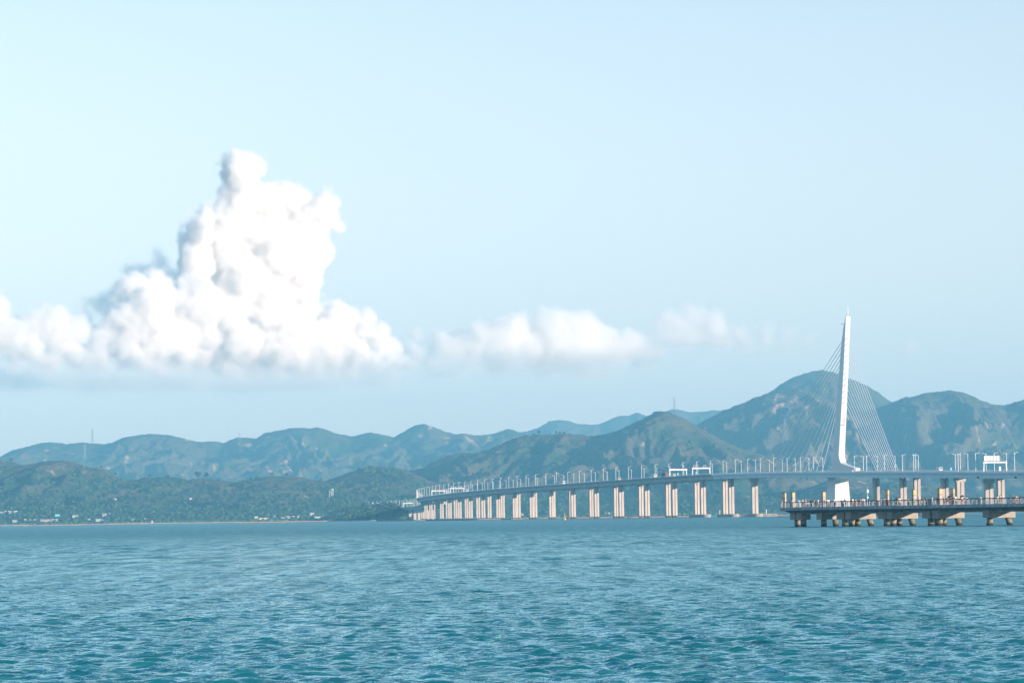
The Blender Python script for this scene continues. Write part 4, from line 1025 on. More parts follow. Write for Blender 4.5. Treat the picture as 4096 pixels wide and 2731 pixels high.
# ---- people
def skin_mesh(name, pts, edges, rad, sub=1):
    me = bpy.data.meshes.new(name); me.from_pydata(pts, edges, [])
    o = link(bpy.data.objects.new(name, me))
    m = o.modifiers.new('skin', 'SKIN'); m.use_smooth_shade = True
    for sv, rr in zip(me.skin_vertices[0].data, rad): sv.radius = rr if isinstance(rr, tuple) else (rr, rr)
    me.skin_vertices[0].data[0].use_root = True
    o.modifiers.new('sub', 'SUBSURF').levels = sub
    dg = bpy.context.evaluated_depsgraph_get(); out = bpy.data.meshes.new_from_object(o.evaluated_get(dg)); out.name = name
    bpy.data.objects.remove(o); bpy.data.meshes.remove(me)
    return out
def pose(kind):
    """joints of a 1.7 m figure facing +X; y is its left"""
    J = dict(pel=(0, 0, .95), bel=(0, 0, 1.08), che=(.01, 0, 1.30), nek=(.0, 0, 1.46), hd0=(.01, 0, 1.54), hd1=(.02, 0, 1.62), hd2=(.01, 0, 1.68), nos=(.115, 0, 1.595))
    for s, q in ((1, 'l'), (-1, 'r')):
        J.update({'sho' + q: (0, .17 * s, 1.40), 'elb' + q: (-.02, .23 * s, 1.13), 'wri' + q: (.08, .24 * s, .90), 'hip' + q: (0, .09 * s, .90), 'kne' + q: (.03, .10 * s, .50), 'ank' + q: (-.01, .10 * s, .08), 'toe' + q: (.15, .12 * s, .035)})
    if kind == 'lean':
        sh = lambda p, k: (p[0] + k, p[1], p[2] - abs(k) * .25)
        for j, k in (('bel', .05), ('che', .16), ('nek', .25), ('hd0', .29), ('hd1', .33), ('hd2', .34), ('nos', .44), ('shol', .20), ('shor', .20)): J[j] = sh(J[j], k)
        for s, q in ((1, 'l'), (-1, 'r')): J['elb' + q] = (.30, .26 * s, 1.16); J['wri' + q] = (.50, .12 * s, 1.19)
    elif kind == 'walk':
        J['knel'] = (.20, .09, .52); J['ankl'] = (.26, .09, .10); J['toel'] = (.42, .10, .06)
        J['kner'] = (-.05, -.09, .50); J['ankr'] = (-.30, -.09, .14); J['toer'] = (-.16, -.10, .035)
        J['wril'] = (-.20, .24, .93); J['elbl'] = (-.12, .23, 1.14); J['wrir'] = (.24, -.22, .98); J['elbr'] = (.06, -.23, 1.13)
    elif kind == 'phone':
        for s, q in ((1, 'l'), (-1, 'r')): J['elb' + q] = (.05, .24 * s, 1.14); J['wri' + q] = (.28, .08 * s, 1.32)
    elif kind == 'sit':
        dz = -.45
        for j in list(J):
            if j[:3] not in ('kne', 'ank', 'toe'): J[j] = (J[j][0], J[j][1], J[j][2] + dz)
        for s, q in ((1, 'l'), (-1, 'r')):
            J['kne' + q] = (.42, .11 * s, .50); J['ank' + q] = (.40, .11 * s, .08); J['toe' + q] = (.56, .12 * s, .035); J['wri' + q] = (.30, .14 * s, .56)
    return J
CH = [('pel', 'bel'), ('bel', 'che'), ('che', 'nek'), ('nek', 'hd0'), ('hd0', 'hd1'), ('hd1', 'hd2'), ('hd1', 'nos')]
for q in 'lr': CH += [('che', 'sho' + q), ('sho' + q, 'elb' + q), ('elb' + q, 'wri' + q), ('pel', 'hip' + q), ('hip' + q, 'kne' + q), ('kne' + q, 'ank' + q), ('ank' + q, 'toe' + q)]
RAD = dict(pel=.125, bel=.115, che=.135, nek=.05, hd0=.075, hd1=.092, hd2=.07, nos=.012, sho=.062, elb=.042, wri=.028, hip=.085, kne=.058, ank=.040, toe=.036)
def rad(j): return RAD.get(j, RAD.get(j[:-1], .05))
_meshes = {}
def sub_skin(name, J, edges, grow=0.0, hands=False, cut=None):
    names = []
    for a, b in edges:
        for x in (a, b):
            if x not in names: names.append(x)
    pts = [J[x] for x in names]; rr = [rad(x) + grow for x in names]; E_ = [(names.index(a), names.index(b)) for a, b in edges]
    if hands:
        for q, s in (('l', 1), ('r', -1)):
            e, w = Vector(J['elb' + q]), Vector(J['wri' + q]); d = (w - e).normalized(); side = d.cross(Vector((0, 0, 1))).normalized() if abs(d.z) < .95 else Vector((1, 0, 0))
            iw = names.index('wri' + q); pts.append(tuple(w + d * .07)); rr.append(.034); E_.append((iw, len(pts) - 1)); ip = len(pts) - 1
            for k, ln in enumerate((.07, .085, .08, .062)):
                o_ = side * (.03 - .02 * k); a = w + d * .10 + o_; b_ = a + d * ln * .5 - Vector((0, 0, .012)); c_ = b_ + d * ln * .5 - Vector((0, 0, .02))
                for v_, r_ in ((a, .010), (b_, .009), (c_, .008)): pts.append(tuple(v_)); rr.append(r_)
                n_ = len(pts); E_ += [(ip, n_ - 3), (n_ - 3, n_ - 2), (n_ - 2, n_ - 1)]
            a = w + d * .03 + side * .045; b_ = a + d * .045 + side * .015
            for v_ in (a, b_): pts.append(tuple(v_)); rr.append(.011)
            n_ = len(pts); E_ += [(iw, n_ - 2), (n_ - 2, n_ - 1)]
    if cut:          # end a limb part-way
        for x, y, f in cut:
            i, k_ = names.index(x), names.index(y); a, b_ = Vector(pts[i]), Vector(pts[k_]); pts[k_] = tuple(a.lerp(b_, f)); rr[k_] = rr[i] * (1 - f) + rr[k_] * f
    return skin_mesh(name, pts, E_, rr)
def figure(kind):
    if kind in _meshes: return _meshes[kind]
    J = pose(kind); d = {}
    d['body'] = sub_skin('person', J, CH, hands=True)
    tors = [('pel', 'bel'), ('bel', 'che'), ('che', 'nek')] + [('che', 'sho' + q) for q in 'lr'] + [('sho' + q, 'elb' + q) for q in 'lr']
    d['shirt'] = sub_skin('shirt', J, tors, .022, cut=[('che', 'nek', .55), ('shol', 'elbl', .7), ('shor', 'elbr', .7)])
    d['dress'] = sub_skin('dress', {**J, 'hem': (J['pel'][0], 0, J['pel'][2] - .42)}, tors + [('pel', 'hem')], .024, cut=[('che', 'nek', .55), ('shol', 'elbl', .5), ('shor', 'elbr', .5)]) if kind != 'sit' else d['shirt']
    legs = [('pel', 'hipl'), ('pel', 'hipr'), ('hipl', 'knel'), ('hipr', 'kner')]
    d['shorts'] = sub_skin('shorts', J, [('bel', 'pel')] + legs, .022, cut=[('pel', 'bel', .35), ('hipl', 'knel', .75), ('hipr', 'kner', .75)])
    d['trousers'] = sub_skin('trousers', J, [('bel', 'pel')] + legs + [('knel', 'ankl'), ('kner', 'ankr')], .02, cut=[('pel', 'bel', .35)])
    h = Vector(J['hd1']); rs = []
    for z, rx, cx in ((-.02, .098, -.035), (.03, .104, -.02), (.075, .095, -.012), (.105, .065, -.005), (.12, .02, 0)):
        rs.append([(h.x + cx + rx * math.cos(t), h.y + rx * 0.95 * math.sin(t), h.z + z) for t in np.linspace(0, 2 * math.pi, 10, endpoint=False)])
    d['hair'] = MB().rings(rs).mesh('hair', None, True)
    rs = []
    for z, rx, ry, cx in ((-.30, .035, .08, -.10), (-.15, .05, .10, -.085), (-.02, .09, .105, -.045), (.03, .104, .1, -.02), (.075, .095, .09, -.012), (.105, .065, .06, -.005), (.12, .02, .02, 0)):
        rs.append([(h.x + cx + rx * math.cos(t), h.y + ry * math.sin(t), h.z + z) for t in np.linspace(0, 2 * math.pi, 10, endpoint=False)])
    d['long_hair'] = MB().rings(rs).mesh('long_hair', None, True)
    for me in d.values():
        if len(me.materials) == 0: me.materials.append(M_STONE)
        else: me.materials[0] = M_STONE
    _meshes[kind] = d; return d
_cloth = {}
def cloth(c):
    if c not in _cloth: _cloth[c] = mat('cloth_%02d' % len(_cloth), c, 0.9, 0.1)
    return _cloth[c]
M_SKIN = [mat('skin_tone_a', (0.50, 0.30, 0.21), 0.6, 0.3), mat('skin_tone_b', (0.42, 0.24, 0.16), 0.6, 0.3)]
M_HAIR = mat('black_hair', (0.012, 0.010, 0.010), 0.5, 0.3)
def paint(o, m):
    o.material_slots[0].link = 'OBJECT'; o.material_slots[0].material = m
_pc = [0]
def person(px, v, kind, face, top, low, label, h=1.70, bottom='shorts', hair='hair', hat=None, dress=False):
    d = figure(kind); u = u_at(px, v, ZF + 1.2); k = h / 1.70; _pc[0] += 1
    o = link(bpy.data.objects.new('person', d['body'])); o.location = tuple(pp(u, v, ZF + 0.004)); o.rotation_euler = (0, 0, PROT + R(face)); o.scale = (k, k, k)
    paint(o, M_SKIN[_pc[0] % 2]); tag(o, label, 'person', 'people on the viewing pier')
    if dress: paint(part('dress', d['dress'], o), cloth(top))
    else:
        paint(part('shirt', d['shirt'], o), cloth(top)); paint(part(bottom, d[bottom], o), cloth(low))
    paint(part(hair, d[hair], o), M_HAIR if hat is None else cloth(hat))
    return o
W_, K_, NV, GY, KH = (0.78, 0.77, 0.75), (0.02, 0.02, 0.022), (0.03, 0.045, 0.12), (0.28, 0.29, 0.30), (0.42, 0.34, 0.22)
OL, GN, BL, LB, PK, HP, YL, RD, PR = (0.10, 0.10, 0.06), (0.04, 0.22, 0.10), (0.04, 0.38, 0.72), (0.40, 0.55, 0.70), (0.75, 0.45, 0.50), (0.80, 0.06, 0.30), (0.80, 0.50, 0.04), (0.60, 0.02, 0.06), (0.20, 0.15, 0.30)
# facing: 0 looks along the pier towards shore, -90 looks over the near railing
person(3131, 1.1, 'lean', -90, W_, K_, 'person in a white top leaning over the railing at the left tip of the pier', bottom='trousers')
person(3161, 2.4, 'stand', -90, K_, K_, 'dark haired person half hidden behind the leftmost pilaster', bottom='trousers')
person(3210, 1.5, 'phone', -30, W_, K_, 'person in white shirt and black shorts right of the tilted notice board', 1.78)
person(3223, 2.6, 'stand', 20, (0.40, 0.44, 0.40), (0.45, 0.42, 0.38), 'person in a pink cap and pale green shirt', hat=(0.85, 0.45, 0.50))
person(3236, 1.2, 'stand', 0, W_, LB, 'small child in white beside the person in the pink cap', 1.10)
person(3245, 1.2, 'stand', -90, OL, K_, 'person in olive shirt and dark trousers facing the railing', bottom='trousers')
person(3258, 1.6, 'stand', 40, W_, NV, 'person with a ponytail in white top and navy shorts', 1.66, hair='long_hair')
person(3265, 1.1, 'lean', -70, K_, K_, 'person all in black among the group left of the tower base', bottom='trousers')
person(3273, 2.2, 'stand', 30, W_, KH, 'person in white shirt at the right of the group left of the tower base', 1.75)
person(3297, 1.3, 'stand', 60, (0.60, 0.66, 0.76), W_, 'girl in a pale blue dress in front of the lantern by the tower', 1.5, hair='long_hair', dress=True)
person(3311, 1.6, 'walk', 0, W_, KH, 'person in white shirt and khaki shorts against the shaded tower side', 1.75)
person(3315, 3.0, 'walk', 0, W_, GY, 'dark haired person close behind the walker in khaki shorts', 1.70)
person(3338, 2.0, 'stand', -20, W_, K_, 'tall person in white shirt and black trousers next to the bicycle', 1.80, bottom='trousers')
person(3383, 0.95, 'lean', -90, (0.04, 0.06, 0.05), K_, 'dark clothed person silhouetted against the sunlit tower base', bottom='trousers')
person(3402, 1.6, 'stand', 30, PR, NV, 'person in dark purple right of the tower base', 1.66, bottom='trousers', hair='long_hair')
person(3411, 2.0, 'stand', -160, W_, KH, 'broad person in white shirt and khaki shorts right of the tower base', 1.80)
person(3415, 4.2, 'stand', 20, K_, K_, 'person in black half hidden behind the broad white shirt', 1.72, bottom='trousers')
person(3424, 1.4, 'phone', 0, W_, YL, 'person in white shirt and yellow trousers', 1.62, bottom='trousers')
person(3440, 1.5, 'stand', -50, PK, HP, 'person in pink top and hot pink shorts', 1.70, hair='long_hair')
person(3450, 1.6, 'stand', 20, (0.78, 0.62, 0.60), NV, 'person in pale pink top and navy shorts', 1.74, hair='long_hair')
person(3457, 2.4, 'walk', 0, W_, (0.12, 0.20, 0.38), 'person in white top and blue shorts behind the pale pink top', 1.66)
person(3468, 1.2, 'sit', -90, W_, GY, 'small child in white sitting below the camera pole', 1.0)
person(3475, 3.6, 'stand', -90, K_, K_, 'short dark haired person behind the camera pole', 1.45, bottom='trousers')
person(3498, 3.0, 'stand', -90, NV, K_, 'person in navy in front of a pale bridge pier', 1.68, bottom='trousers')
person(3525, 4.5, 'stand', 180, LB, GY, 'person in pale blue left of the second concrete pilaster', 1.62, bottom='trousers')
person(3541, 2.2, 'lean', -100, GN, K_, 'person in green shirt under the middle lantern pillar', 1.66, bottom='trousers')
person(3549, 1.2, 'lean', -80, GY, K_, 'person in grey shirt leaning left of the orange lifebuoy', 1.66, bottom='trousers')
person(3569, 1.4, 'stand', -60, BL, LB, 'person in a bright blue shirt', 1.76)
person(3588, 1.5, 'stand', -30, K_, K_, 'person in black top left of the pale bridge pier', 1.80, bottom='trousers', hair='long_hair')
person(3592, 2.2, 'walk', 0, (0.78, 0.60, 0.62), K_, 'person in pink and white top beside the black top', 1.74)
person(3599, 1.4, 'walk', 180, W_, (0.66, 0.72, 0.76), 'person in long white shirt and pale shorts walking away', 1.74)
person(3633, 6.8, 'stand', 0, GY, K_, 'person by the far railing left of the lantern on the bridge pier', 1.60, bottom='trousers')
person(3673, 5.0, 'stand', 0, W_, RD, 'person in white and red right of the lantern on the bridge pier', 1.70)
person(3687, 7.2, 'stand', 0, K_, GY, 'dark haired person beside a far pilaster', 1.62, bottom='trousers')
person(3696, 5.2, 'stand', 180, GY, K_, 'person in grey between far pilaster and third near pilaster', 1.70, bottom='trousers')
person(3705, 6.4, 'stand', 90, (0.30, 0.45, 0.42), K_, 'person in grey green left of the third near pilaster', 1.62, bottom='trousers')
person(3728, 5.0, 'stand', 0, W_, GY, 'person in white right of the third near pilaster', 1.66, bottom='trousers')
person(3750, 1.1, 'lean', -60, K_, K_, 'person with long black hair in a black dress bending at the railing', 1.70, hair='long_hair', dress=True)
person(3768, 2.2, 'stand', 20, GY, K_, 'person in a long grey dress in front of a lantern', 1.80, hair='long_hair', dress=True)
person(3776, 1.3, 'phone', -80, W_, K_, 'person in white top and black trousers right of the grey dress', 1.64, bottom='trousers', hair='long_hair')
person(3784, 2.6, 'stand', -40, OL, K_, 'person in olive and black among the crowd', 1.66)
person(3792, 1.5, 'walk', 180, W_, K_, 'person in white shirt and black shorts left of the teal umbrella', 1.74)
person(3800, 1.8, 'stand', -30, (0.12, 0.12, 0.14), RD, 'person in red shorts under the dark teal umbrella', 1.62)
person(3813, 1.7, 'stand', 180, K_, K_, 'broad person in black shirt in front of the rightmost lantern', 1.76, bottom='trousers')
person(3822, 1.4, 'walk', -20, W_, W_, 'tall person in white shirt and white shorts right of the black shirt', 1.84)
person(3848, 1.8, 'stand', 0, W_, NV, 'person in white top and navy shorts under the brown umbrella', 1.66)
person(3860, 1.2, 'stand', -60, (0.35, 0.45, 0.72), W_, 'person in a blue and white dress right of the brown umbrella', 1.62, hair='long_hair', dress=True)
person(3950, 2.0, 'walk', 180, LB, (0.30, 0.36, 0.42), 'child in light blue walking right of the fourth pilaster', 1.35, bottom='trousers')
person(3991, 1.6, 'stand', -20, W_, GY, 'person in white leaning near the two bridge piers at right', 1.62)
person(4001, 2.4, 'phone', -60, W_, K_, 'taller person in white behind the two bridge piers at right', 1.78, bottom='trousers')
person(4067, 1.5, 'lean', -100, (0.55, 0.62, 0.72), KH, 'person in pale blue shirt looking down beside the right lifebuoy', 1.76)
person(4087, 1.0, 'lean', -120, NV, NV, 'person in navy leaning on the railing at the right edge', 1.74, bottom='trousers')
def umbrella(px, v, col, label, tilt):
    u = u_at(px, v, 6.2); o = empty('umbrella', tuple(pp(u, v, ZF + 1.15)), PROT); o.rotation_euler = (R(tilt), R(-20), PROT); tag(o, label, 'umbrella', 'umbrellas on the pier')
    MB().tube((0, 0, -0.1), (0, 0, 0.78), 0.012, 0.012, 5).build('shaft', M_DARK, o)
    rs = [[(r_ * math.cos(t), r_ * math.sin(t), z) for t in np.linspace(0, 2 * math.pi, 8, endpoint=False)] for r_, z in ((0.02, 0.80), (0.28, 0.74), (0.48, 0.60), (0.58, 0.44), (0.57, 0.43), (0.47, 0.585), (0.27, 0.725), (0.02, 0.785))]
    MB().rings(rs).build('canopy', mat('canopy', col, 0.7, 0.2), o)
umbrella(3803, 1.6, (0.015, 0.06, 0.09), 'dark teal umbrella held over the person in red shorts', 20)
umbrella(3851, 1.7, (0.20, 0.13, 0.11), 'brown umbrella held right of the rightmost lantern', 10)
def bicycle(px, v):
    u = u_at(px, v, 4.8); o = empty('bicycle', tuple(pp(u, v, ZF + 0.005)), PROT + R(15)); tag(o, 'bicycle parked before the sunlit tower base', 'bicycle')
    for x in (-0.52, 0.52):
        w = MB()
        for k in range(16):
            a, b = 2 * math.pi * k / 16, 2 * math.pi * (k + 1) / 16; w.tube((x + .32 * math.cos(a), 0, .33 + .32 * math.sin(a)), (x + .32 * math.cos(b), 0, .33 + .32 * math.sin(b)), .02, .02, 5)
        wo_ = w.build('wheel', M_TYRE, o)
        h_ = MB()
        for k in range(8): a = math.pi * k / 4; h_.tube((x, 0, .33), (x + .31 * math.cos(a), 0, .33 + .31 * math.sin(a)), .004, .004, 3)
        h_.build('spokes', M_RAIL, wo_)['kind'] = 'stuff'
    f = MB()
    for a, b in (((-.52, .33), (-.12, .33)), ((-.12, .33), (-.25, .78)), ((-.52, .33), (-.25, .78)), ((-.12, .33), (.33, .78)), ((-.25, .74), (.33, .78)), ((.33, .82), (.52, .33))): f.tube((a[0], 0, a[1]), (b[0], 0, b[1]), .022, .022, 6)
    f.build('frame', M_DARK, o); MB().box(-.38, -.12, -.07, .07, .79, .84).build('saddle', M_DARK, o); MB().tube((.31, -.27, .95), (.31, .27, .95), .016, .016, 6).build('handlebar', M_DARK, o)
bicycle(3346, 1.5)

# ================================================================== the far shore
def py_of(P):
    w = np.asarray(P) - np.array([0, 0, EYE]); return PH / 2 - FPX * (w @ _u) / (w @ _f)
def on_hill(seed, px, py):
    """first spot of hill `seed` going inland whose ground shows at height py on bearing px"""
    x, ys, Z = HILLS[seed][:3]
    for j, Y in enumerate(ys):
        X = xat(px, Y); i = int(np.clip(np.searchsorted(x, X) - 1, 0, len(x) - 2)); z = float(Z[j, i]); X = at(px, py, Y)[0]
        if py_of((X, Y, z)) <= py: return X, float(Y), z
    j = int(np.argmax(HILLS[seed][5][:, 0] >= 1)); Y = float(ys[j]); X = xat(px, Y); i = int(np.clip(np.searchsorted(x, X) - 1, 0, len(x) - 2)); return X, Y, float(Z[j, i])
def hor(px): return 2064 - 0.01484 * (px - 2048)
M_RAFT = mat('raft_timber', (0.50, 0.37, 0.30), 0.9, 0.1, var=0.35, vscale=0.3)
M_FLOAT = mat('raft_float', (0.22, 0.20, 0.20), 0.7, 0.3)
M_WALLW = mat('white_wall', (0.62, 0.60, 0.58), 0.8, 0.2, var=0.12, vscale=0.3)
M_WALLP = mat('pinkish_wall', (0.56, 0.44, 0.40), 0.85, 0.2, var=0.3, vscale=0.3)
M_WALLC = mat('cream_wall', (0.66, 0.56, 0.36), 0.85, 0.2, var=0.15, vscale=0.3)
M_WALLG = mat('grey_wall', (0.40, 0.42, 0.43), 0.85, 0.2, var=0.2, vscale=0.3)
M_ROOFG = mat('tin_roof', (0.50, 0.53, 0.55), 0.5, 0.4); M_ROOFB = mat('blue_tin_roof', (0.30, 0.55, 0.62), 0.5, 0.4); M_ROOFT = mat('turquoise_sheet', (0.10, 0.50, 0.48), 0.6, 0.3)
M_WIN = mat('window_dark', (0.05, 0.06, 0.07), 0.3, 0.5)

# oyster rafts moored off the mangroves
rafts = [(0, 100, 2101.5), (60, 97, 2104.5), (100, 310, 2102.3), (310, 573, 2098.4), (430, 606, 2094), (607, 679, 2094.2), (680, 702, 2091.4), (703, 960, 2091.8), (960, 1131, 2091.4), (1131, 1297, 2088.2), (1297, 1500, 2083.2), (1502, 1700, 2083.2),
         (1702, 2094, 2080), (2096, 2238, 2073.6), (2262, 2520, 2072.6), (2522, 2832, 2069.0), (2880, 2988, 2066.2), (2990, 3152, 2064.2), (3400, 3560, 2055.0), (3700, 3790, 2050.6), (3850, 3990, 2049.2), (4010, 4150, 2047.6)]
rafts = [(a, b, (y + hor((a + b) / 2) + 9.5) / 2 if y - hor((a + b) / 2) < 9 else y) for a, b, y in rafts]
for i, (a, b, y) in enumerate(rafts):
    D = min(4700.0, EYE * FPX / max(y - hor((a + b) / 2), 5.0)); X0, X1 = xat(a, D), xat(b, D)
    r = empty('oyster_raft', ((X0 + X1) / 2, D, 0), R(random.Random(i).uniform(-3, 3))); L = (X1 - X0) / 2
    tag(r, 'long low brown oyster raft afloat off the far shore, %s from the left' % (ordinal(i + 1)), 'raft', 'oyster rafts off the far shore')
    dpt = 38.0 if L > 12 else 18.0
    rr_ = random.Random(50 + i)
    for k in range(7): MB().tube((-L, k * dpt / 6, 0.75 + rr_.uniform(-.15, .2)), (L, k * dpt / 6, 0.75 + rr_.uniform(-.15, .2)), 0.42, 0.42, 5).build('pole', M_RAFT, r)
    c = MB()
    for x in np.arange(-L + 0.5, L, 2.4): c.tube((x + rr_.uniform(-.8, .8), -0.8, 1.35), (x + rr_.uniform(-.8, .8), dpt + 0.8, 1.35), 0.22, 0.22, 4)
    c.build('cross_pole', M_RAFT, r)['kind'] = 'stuff'
    c = MB()
    for x in np.arange(-L + 1, L, 5.0):
        for yv in (0.4, dpt / 2, dpt - 0.4): c.tube((x - 0.5, yv, 0.1), (x + 0.5, yv, 0.1), 0.42, 0.42, 6)
    c.build('float_drum', M_FLOAT, r)['kind'] = 'stuff'
# white hut on a raft, buoy, beacons
D = EYE * FPX / (2094.2 - hor(608)); r = empty('raft_hut', (xat(608, D), D + 2, 0.5)); tag(r, 'tiny white pointed hut standing on an oyster raft at left', 'hut')
MB().box(-1.0, 1.0, -1.0, 1.0, 0.5, 2.6).build('wall', M_WALLC, r)
MB().frustum([(-1.9, -1.9, 2.6), (1.9, -1.9, 2.6), (1.9, 1.9, 2.6), (-1.9, 1.9, 2.6)], [(-0.5, -0.5, 4.4), (0.5, -0.5, 4.4), (0.5, 0.5, 4.4), (-0.5, 0.5, 4.4)]).build('roof', M_WALLW, r)
MB().frustum([(-0.5, -0.5, 4.4), (0.5, -0.5, 4.4), (0.5, 0.5, 4.4), (-0.5, 0.5, 4.4)], [(-0.05, -0.05, 5.8), (0.05, -0.05, 5.8), (0.05, 0.05, 5.8), (-0.05, 0.05, 5.8)]).build('finial', M_WALLW, r)
M_BUOY = mat('buoy_yellow', (0.80, 0.46, 0.02), 0.5, 0.4)
D = EYE * FPX / (2078.3 - hor(2259)); r = empty('navigation_buoy', (xat(2259, D), D, 0)); tag(r, 'yellow navigation buoy afloat before the curved part of the bridge', 'buoy')
MB().lathe([(0.5, -0.6), (1.15, -0.3), (1.15, 0.75), (0.85, 1.35)], n=14).build('hull', M_BUOY, r, True)
f = MB()
for t in range(4): a = math.pi / 2 * t + .78; f.tube((0.72 * math.cos(a), 0.72 * math.sin(a), 1.35), (0.24 * math.cos(a), 0.24 * math.sin(a), 3.7), 0.09, 0.07, 5)
f.tube((0, 0, 1.35), (0, 0, 3.0), 0.42, 0.25, 8); f.build('tower', M_BUOY, r)
MB().lathe([(0.30, 3.7), (0.34, 4.3), (0.16, 4.75), (0.05, 4.9)], n=8).build('lantern', M_BUOY, r)
for px, v, lab in ((2879, 11.0, 'white beacon post on the pile cap left of the steel span'), (3065, 4.0, 'white beacon post on the pile cap left of the pier tip')):
    s = s_at(px, v, -28); p = bp(s, v); r = empty('beacon_post', (p[0], p[1], 2.5 if px < 3000 else 0.0)); tag(r, lab, 'beacon', 'white beacon posts by the navigation span')
    if px > 3000: MB().box(-6.0, 9.0, -2.0, 2.0, -1.5, 2.4).build('plinth', M_CAP, r)
    z0 = 0.0 if px < 3000 else 2.4
    MB().lathe([(0.42, z0), (0.42, z0 + 0.3), (0.28, z0 + 0.35), (0.26, z0 + 2.6)], n=8).build('post', M_WHITE, r); MB().lathe([(0.40, z0 + 2.6), (0.40, z0 + 3.2), (0.1, z0 + 3.5)], n=8).build('lantern', M_WHITE, r)
    if px < 3000: r.location = (p[0], p[1], 2.5)

# village houses
def house(px, yb, w, h, wall, label, roof='flat', seed=7, nwin=3, rm=None, parts=True):
    X, Y, z = on_hill(seed, px, yb); k = Y / FPX; W = w * k; H = h * k; dd = max(4.0, min(9.0, W * 0.7))
    r = empty('house', (X, Y, z - 0.5), R(random.Random(px).uniform(-6, 28))); tag(r, label, 'house', 'village houses on the far shore')
    top = H * (0.72 if roof != 'flat' else 0.92) + 0.5
    b = MB().box(-W / 2, W / 2, -dd / 2, dd / 2, -2.0, top).build('wall', wall, r)
    if roof == 'flat': MB().box(-W / 2 - .3, W / 2 + .3, -dd / 2 - .3, dd / 2 + .3, top + 0.003, top + H * 0.08 + 0.15).build('roof', rm or M_ROOFG, r)
    elif roof == 'gable': MB().prism([(-dd / 2 - .5, top + .003), (dd / 2 + .5, top + .003), (0, top + H * 0.34)], 'x', -W / 2 - .4, W / 2 + .4).build('roof', rm or M_ROOFG, r)
    else: MB().prism([(-W / 2 - .4, top + .003), (W / 2 + .4, top + .003), (W / 2 + .4, top + .2), (-W / 2 - .4, top + H * 0.3)], 'y', -dd / 2 - .4, dd / 2 + .4).build('roof', rm or M_ROOFG, r)
    for i in range(nwin):
        x = -W / 2 + W * (i + 0.5) / nwin; ww = min(0.7, W / nwin * 0.28)
        MB().box(x - ww, x + ww, -dd / 2 - 0.04, -dd / 2 - 0.002, top * 0.45, top * 0.45 + min(1.3, top * 0.35)).build('window', M_WIN, b)
    return r
house(8, 2056, 26, 9, M_WALLW, 'white house with sloping roof at the left edge above the trees', 'shed', rm=M_WALLW)
house(26, 2054, 16, 9, M_WALLC, 'cream box house second from the left edge on the slope')
house(41, 2054, 11, 9, M_WALLP, 'pinkish house third from the left edge on the slope')
house(62, 2052, 15, 8, M_WALLW, 'white house set apart right of the three slope houses')
house(59, 2086, 17, 7, M_WALLW, 'white low shed at the shore at far left', 'gable')
house(101, 2085.5, 7, 7.5, M_WALLW, 'small square white house at the left shore', nwin=1)
house(121, 2085.5, 7, 7.5, M_WALLG, 'small grey house right of the square white one at the left shore', nwin=1)
house(141, 2085, 14, 7, M_WALLP, 'pinkish shed left of the long shoreline row')
house(181, 2084.5, 40, 8, M_WALLP, 'long pinkish shoreline building with a patched roof', 'gable', nwin=6, rm=M_WALLP)
house(211, 2084, 13, 7, M_WALLP, 'short pinkish house joined right of the long row')
house(226, 2083.5, 11, 7, M_WALLP, 'last pinkish house at the right end of the long row')
house(215, 2051, 24, 5, M_WALLP, 'pale terrace of huts high above the long row', 'shed')
house(168, 2062, 18, 3.5, M_ROOFT, 'turquoise sheet roofed shelter above the long row', 'shed', rm=M_ROOFT, nwin=1)
house(228, 2060, 20, 3.5, M_ROOFT, 'turquoise shelter right of the other turquoise shelter', 'shed', rm=M_ROOFT, nwin=1)
house(301, 2070, 22, 8, M_WALLC, 'cream house alone among the trees at left')
house(356, 2079, 11, 3.5, M_WALLW, 'low white shed left of the round white roof', 'gable')
house(393, 2083, 20, 8, M_WALLW, 'bright white house with a hipped roof at the shore', 'gable', rm=M_WALLW)
house(414, 2081, 16, 4, M_ROOFB, 'pale blue roofed lean-to right of the bright white house', 'shed', rm=M_ROOFB)
house(418, 2062, 17, 9, M_WALLG, 'grey house with a long flat white roof in the trees', rm=M_WALLW)
house(438, 2057, 6, 4, M_WALLW, 'tiny white hut right of the flat roofed grey house', nwin=1)
house(458, 2024, 18, 5, M_WALLW, 'white house high on the wooded slope', 'gable')
house(457, 2000, 15, 5, M_WALLW, 'small white house highest on the near left slope', 'gable')
house(519, 2081, 11, 7, M_WALLG, 'grey two storey house at the shore left of the red shed')
house(532, 2081.5, 9, 5, M_WALLW, 'white house right of the grey two storey house')
house(544, 2083, 6, 5, M_WALLW, 'tiny white block left of the red shed', nwin=1)
house(581, 2078, 7, 5, M_WALLW, 'tiny white house just left of the red shed', nwin=1)
house(598, 2078, 15, 5, mat('red_shed', (0.55, 0.12, 0.12), 0.8, 0.2), 'red shed on the shore above the white hut', 'gable', rm=M_RED)
house(762, 1999, 9, 5, M_WALLW, 'white house in the woods right of the red shed', 'gable')
house(609, 2049, 15, 3, M_WALLP, 'long pale roof in the woods above the red shed', 'flat')
house(1025, 2081, 13, 16, M_WALLC, 'cream tower block of the long arcaded building', nwin=2)
house(1052, 2081, 40, 9, M_WALLC, 'long cream arcaded building with a row of dark windows', rm=M_ROOFG, nwin=10)
house(1060, 2062, 17, 6, M_WALLG, 'grey roof in the trees above the cream arcaded building', 'shed')
house(1098, 2070, 8, 7, M_ROOFB, 'small green blue hut right of the cream building', nwin=1)
house(1131, 2074, 18, 5, M_WALLP, 'low pinkish house right of the cream building')
house(1153, 2073, 14, 10, M_WALLG, 'grey two storey house in the middle of the shore village')
house(1172, 2073, 10, 9, M_WALLW, 'white steep roofed house right of the grey two storey one', 'gable', rm=M_WALLW)
